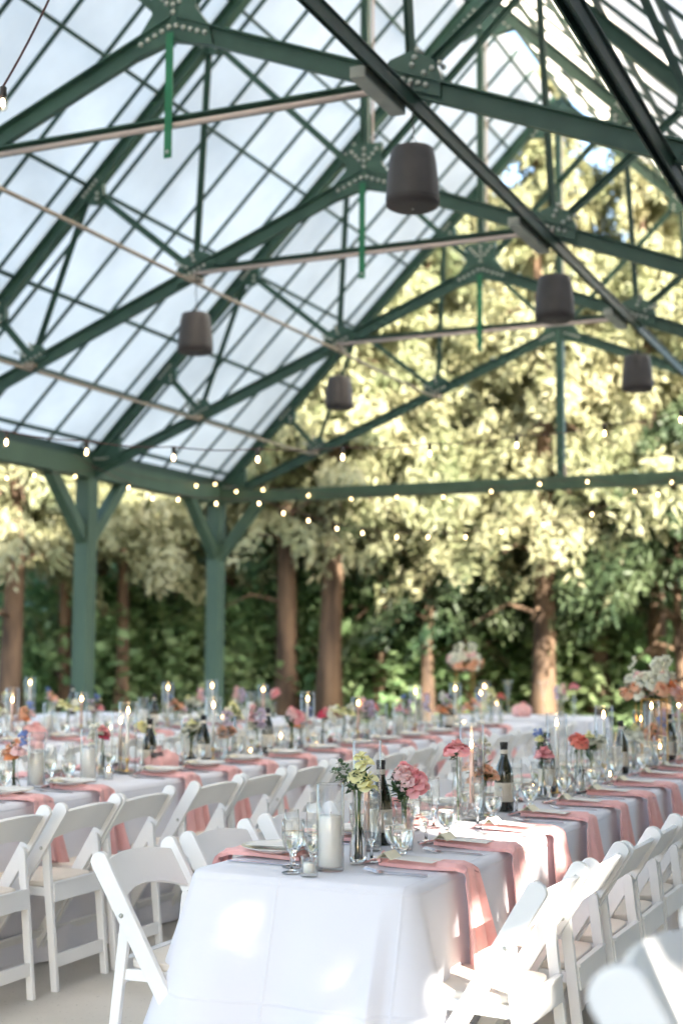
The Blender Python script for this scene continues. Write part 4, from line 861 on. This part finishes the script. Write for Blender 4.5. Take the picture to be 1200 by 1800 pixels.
goblet.put((-1.72, 4.40, ZT), 0, 'water goblet right of the yellow flowered bud vase', 'water goblets', 'goblet')
place('v_yellow', -1.86, 4.35, 'nearest row', rz=-.2); place('v_rose', -1.85, 4.74, 'nearest row', rz=.2); place('bottle', -1.98, 4.84, 'nearest row', rz=0, z=ZT); place('taper_pink', -1.96, 4.66, 'nearest row', rz=0)
place('basket', -2.03, 5.02, 'nearest row')
for kind, px, dx in [('v_single', 803, .0), ('taper_peach', 829, -.02), ('v_orange', 853, .0), ('bottle', 886, .0), ('v_mixed', 955, .0), ('tea', 937, -.04), ('taper_white', 979, .02), ('bottle', 962, -.04), ('tea', 1000, .06), ('v_coral', 1015, .02), ('v_ivory', 1040, 0), ('taper_white', 1062, .0), ('v_coral', 1022, .10), ('pillar', 1080, .04), ('bottle', 1092, .0), ('tea', 1072, .10), ('v_ivory', 1112, 0), ('taper_low', 1128, .0), ('v_peach', 1150, .02), ('taper_white', 1146, -.05), ('v_lilac', 1168, .0), ('pillar_short', 1160, .08), ('v_sprig', 1185, 0), ('taper_white', 1194, .05), ('bottle', 1178, .06), ('v_rose', 1203, 0), ('taper_low', 1212, 0)]:
    row_item(kind, 'near', px, dx)
for kind, px, dx in [('v_peach', 22, .0), ('pillar', 63, .03), ('votive', 100, .06), ('pillar', 155, .08), ('v_magenta', 180, .0), ('tea', 190, .1), ('taper_white', 223, .0), ('taper_low', 210, -.08), ('v_sprig', 255, .0), ('bottle', 262, .04), ('basket', 283, .10), ('tea', 297, -.05), ('pillar', 330, -.06), ('v_ivory', 336, -.02), ('bottle', 357, .06), ('taper_white', 374, .0), ('v_orange', 400, .04), ('v_yellow', 412, -.05), ('pillar', 422, .06), ('tea', 440, .08), ('v_lilac', 452, 0), ('bottle', 470, -.04), ('pillar_short', 493, .08), ('v_rose', 512, 0), ('taper_white', 540, .0), ('v_peach', 528, -.06), ('tea', 556, .08), ('v_magenta', 567, .02), ('v_sprig', 604, 0), ('taper_low', 629, .0), ('v_lilac', 645, .05), ('v_coral', 656, .02), ('pillar', 670, 0), ('pillar', 700, .06), ('v_mixed', 712, .0), ('taper_white', 730, .0), ('v_lilac', 750, .02), ('v_orange', 775, .0), ('taper_white', 800, -.02), ('bottle', 790, .06), ('tea', 815, .08), ('v_peach', 830, .0), ('taper_low', 845, 0), ('v_sprig', 862, .0), ('v_coral', 880, .06)]:
    row_item(kind, 'left', px, dx)
for kind, px, dx in [('v_ivory', -10, 0), ('taper_peach', 20, .0), ('v_peach', 45, .0), ('basket', 58, .1), ('pillar', 85, 0), ('v_sprig', 118, .0), ('taper_low', 142, .0), ('v_mixed', 165, .05), ('tea', 195, .1), ('pillar', 251, .0), ('bottle', 270, .0), ('taper_white', 294, .0), ('v_peach', 308, .05), ('v_ivory', 334, 0), ('v_lilac', 352, .0), ('taper_white', 372, -.03), ('tea', 390, 0), ('v_lilac', 420, .0), ('pillar', 440, 0), ('taper_low', 462, 0), ('v_rose', 480, 0)]:
    row_item(kind, 'third', px, dx)
for i in range(12):
    place(['pillar', 'v_ivory', 'taper_white', 'v_peach', 'bottle', 'tea'][i % 6], -8.6+random.uniform(-.06, .06), 8.6+i*.38, 'fourth row')
for kind, px, z in [('tall', 815, 0), ('trumpet', 890, 0), ('trumpet', 956, 0), ('basket', 925, 0), ('v_lilac', 985, 0), ('v_single', 1010, 0), ('pillar_short', 872, 0), ('taper_low', 850, 0), ('v_sprig', 860, 0)]:
    p = at(px, 1200, HY); place(kind, max(-4.8, min(-3.42, p.x)) if kind != 'tall' else p.x, HY+(.0 if kind != 'basket' else -.2)+random.uniform(-.05, .05), 'head table', ZT+.03)
p = at(1146, 1200, 11.4); place('tall', ctr('near', 11.2), at_x(1146, ctr('near', 11.2)), 'nearest row', sc=.9)

# ------------------------------------------------------------------ hanging speakers, flood lamps, string lights
def make_speaker():
    e = empty('pendant_speaker'); n = 12; seg = 36; g = MB(); H_ = .40; prof = [(.0, .395), (.10, .395), (.128, .388), (.136, .375), (.150, .30), (.163, .18), (.170, .07), (.168, .045)]
    vs = []
    for rr, z in prof:
        for k in range(seg): a = 2*math.pi*k/seg; f_ = 1-.018*abs(math.cos(n/2*a))**3; vs.append((rr*f_*math.cos(a), rr*f_*math.sin(a), z))
    g.add(vs, [(i*seg+(k+1) % seg, i*seg+k, (i+1)*seg+k, (i+1)*seg+(k+1) % seg) for i in range(len(prof)-1) for k in range(seg)], True); g.build('cabinet', M['speaker'], e)
    MB().lathe([(.168, .046), (.170, .040), (.163, .018), (.135, .004), (.07, .0), (.0, .0)], 36).build('grille', M['grille'], e)
    MB().lathe([(0, -.004), (.006, -.003), (.007, .002)], 12).build('badge', M['bolt'], e)
    MB().lathe([(.1655, .052), (.1705, .054), (.1705, .060), (.1655, .062)], 36).build('seam_ring', M['grille'], e)
    g = MB(); g.bar((-.06, 0, .40), (.06, 0, .40), .03, .012); g.tube([(0, 0, .40), (0, 0, .43)], .012, 8); g.build('bracket', M['gray'], e)
    g = MB()
    for a in (0, 2.1, 4.2): g.tube([(.07*math.cos(a), .07*math.sin(a), .39), (0, 0, .47)], .0025, 5)
    g.tube([(0, 0, .47), (.008, 0, .53), (-.006, 0, .58), (.0, 0, .64)], .004, 6); g.build('hanging_cable', M['socket'], e); return e
sp_ = Proto(make_speaker)
for (px, py, k, lb, dz) in [(725, 367, 1, 'charcoal pendant speaker hanging nearest the camera, right of the first hanger bar', 0), (975, 565, 2, 'charcoal pendant speaker hanging second in the right hand line', 0), (1120, 688, 3, 'charcoal pendant speaker hanging farthest in the right hand line', 0),
                        (343, 622, 2, 'charcoal pendant speaker hanging nearer in the left hand line', 0), (596, 720, 3, 'charcoal pendant speaker hanging farther in the left hand line', 0)]:
    p = at(px, py, W(0, k-4, 0).y-.12); tgt = W((2*HW-n2[0]) if px > 640 and px != 596 else n2[0], k-4, n2[1]); e = sp_.put((p.x, p.y, p.z), random.random(), lb, 'pendant speakers under the trusses', 'speaker', .98)
    top = tgt.z-.06-(p.z+.62)                             # rope up to the strut
    if top > .05: g = MB(); g.tube([(0, 0, .63), (.005, .01, .63+top*.5), (0, .0, .63+top+.03)], .004, 6); g.build('rope', M['socket'], e)
def make_flood():
    e = empty('flood_lamp'); q = Matrix.Rotation(R(62), 3, 'X')
    for nm, pr, m_ in (('lamp_head', [(0, .05), (.035, .05), (.06, .03), (.078, .0), (.078, -.008), (.066, -.010), (.064, -.002), (0, -.002)], 'lampw'), ('lens', [(.063, -.004), (.045, -.014), (.02, -.018), (0, -.018)], 'china')):
        g = MB().lathe(pr, 28); g.v = [tuple(q @ Vector(v)) for v in g.v]; g.build(nm, M[m_], e)
    g = MB(); g.tube([(0, .02, .0), (0, .03, .07), (0, .02, .10)], .014, 10); g.build('bracket', M['lampw'], e); return e
fl = Proto(make_flood)
for px, py, k, lb in [(656, 140, 1, 'round white flood lamp under the gray box on the nearest truss'), (1090, 568, 3, 'round white flood lamp beside the farthest right hand speaker')]:
    p = at(px, py, W(0, k-4, 0).y-.42); fl.put((p.x, p.y, p.z), R(20), lb, 'white flood lamps', 'lamp')
for a, b, k, lb in [((628, 90), (700, 168), 1, 'long gray junction box under the strut beside the nearest flood lamp'), ((902, 368), (955, 412), 2, 'long gray junction box under the strut above the second speaker'), ((1068, 528), (1094, 556), 3, 'gray junction box under the strut by the farther flood lamp')]:
    y1 = W(0, k-4, 0).y-.12; x_ = W(2*HW-n2[0]-.02, 0, 0).x; ya = at_x(a[0], x_, CAMH+(n2[1]+.6294)*B); yb = min(y1+.35, at_x(b[0], x_, CAMH+(n2[1]+.6294)*B)); z_ = W(0, 0, n2[1]-.045).z-.045
    g = MB(); g.box((0, 0, 0), (.10, max(.3, yb-ya), .07)); o = g.build('junction_box', M['gray'], None, .006); o.location = (x_, (ya+yb)/2, z_); tag(o, lb, 'box', 'gray junction boxes')
def bulb(e, p, s=1):
    sc_ = lambda pr: [(a*s, b*s) for a, b in pr]
    o = MB().lathe(sc_([(0, .0), (.010, -.002), (.0145, -.006), (.0145, -.040), (.0125, -.045)]), 12, p).build('socket', M['socket'], e)
    MB().lathe(sc_([(.012, -.043), (.018, -.055), (.0225, -.075), (.021, -.092), (.012, -.106), (0, -.110)]), 14, p).build('bulb_glass', M['bulbglass'], o)
    MB().lathe(sc_([(0, -.052), (.006, -.056), (.010, -.070), (.009, -.086), (0, -.094)]), 10, p).build('filament', M['bulb'], o)
def strand(pts, label, ends, r_=.004, bs=1):
    e = empty('string_lights', pts[0]); tag(e, label, 'string lights', 'strands of string lights'); b = Vector(pts[0]); q = [Vector(p)-b for p in pts]; full = [Vector(ends[0])-b]+q+[Vector(ends[1])-b]; path = []
    for i in range(len(full)-1):
        a_, c_ = full[i], full[i+1]; sag = (c_-a_).length*.03
        for k in range(6): t = k/6; path.append(a_.lerp(c_, t)-Vector((0, 0, sag*4*t*(1-t))))
    path.append(full[-1]); MB().tube(path, r_, 6).build('cord', M['cord'], e)
    for p in q: bulb(e, (p.x, p.y, p.z+.0), bs)
up = .075
def wp(px, py, Y): p = at(px, py, Y); p.z += up; return p
strand([wp(5, 181, 4.6)], 'string light bulb on a slanting brown cord at the top left corner', (at(90, -10, 4.7), at(-60, 330, 4.6)), .005)
A_ = [(11, 778, 7.2), (152, 795, 7.5), (305, 805, 7.9), (453, 808, 8.3), (602, 804, 8.8), (755, 798, 9.3), (908, 783, 9.9), (1062, 762, 10.6), (1196, 738, 11.4)]
strand([wp(*a) for a in A_], 'long strand of bulbs sagging across the hall above the beam line', (at(-140, 745, 7.0), at(1360, 690, 12.4)))
Bp = [(226, 860, 12.6), (268, 879, 12.7), (313, 881, 12.8), (380, 888, 12.9), (455, 888, 13), (498, 905, 13.1), (542, 918, 13.2), (592, 932, 13.3), (637, 940, 13.4), (697, 947, 13.5), (752, 947, 13.6), (818, 947, 13.7), (881, 938, 13.8), (955, 925, 13.9), (1040, 907, 14), (1156, 872, 14.2)]
strand([wp(*a) for a in Bp], 'lowest sagging strand of small bulbs in front of the trees', (at(130, 800, 12.4), at(1290, 820, 14.5)), bs=.8)
yT = W(0, 0, 0).y-.13
strand([wp(px, py, yT) for px, py in ((415, 866), (462, 863), (542, 873), (617, 879), (697, 876), (779, 876), (863, 866), (948, 853), (1032, 849), (1115, 866), (1180, 850))], 'strand of small bulbs draped along the far tie beam', (at(392, 850, yT), at(1290, 838, yT)), bs=.8)
xe = W(0, 0, 0).x+.16
def we(px, py): y = at_x(px, xe, 3.6); return wp(px, py, y)
strand([we(px, py) for px, py in ((12, 843), (60, 838), (132, 840), (183, 828), (345, 856), (378, 853))], 'strand of small bulbs draped along the left eave beam', (we(-60, 830), we(389, 842)), bs=.8)
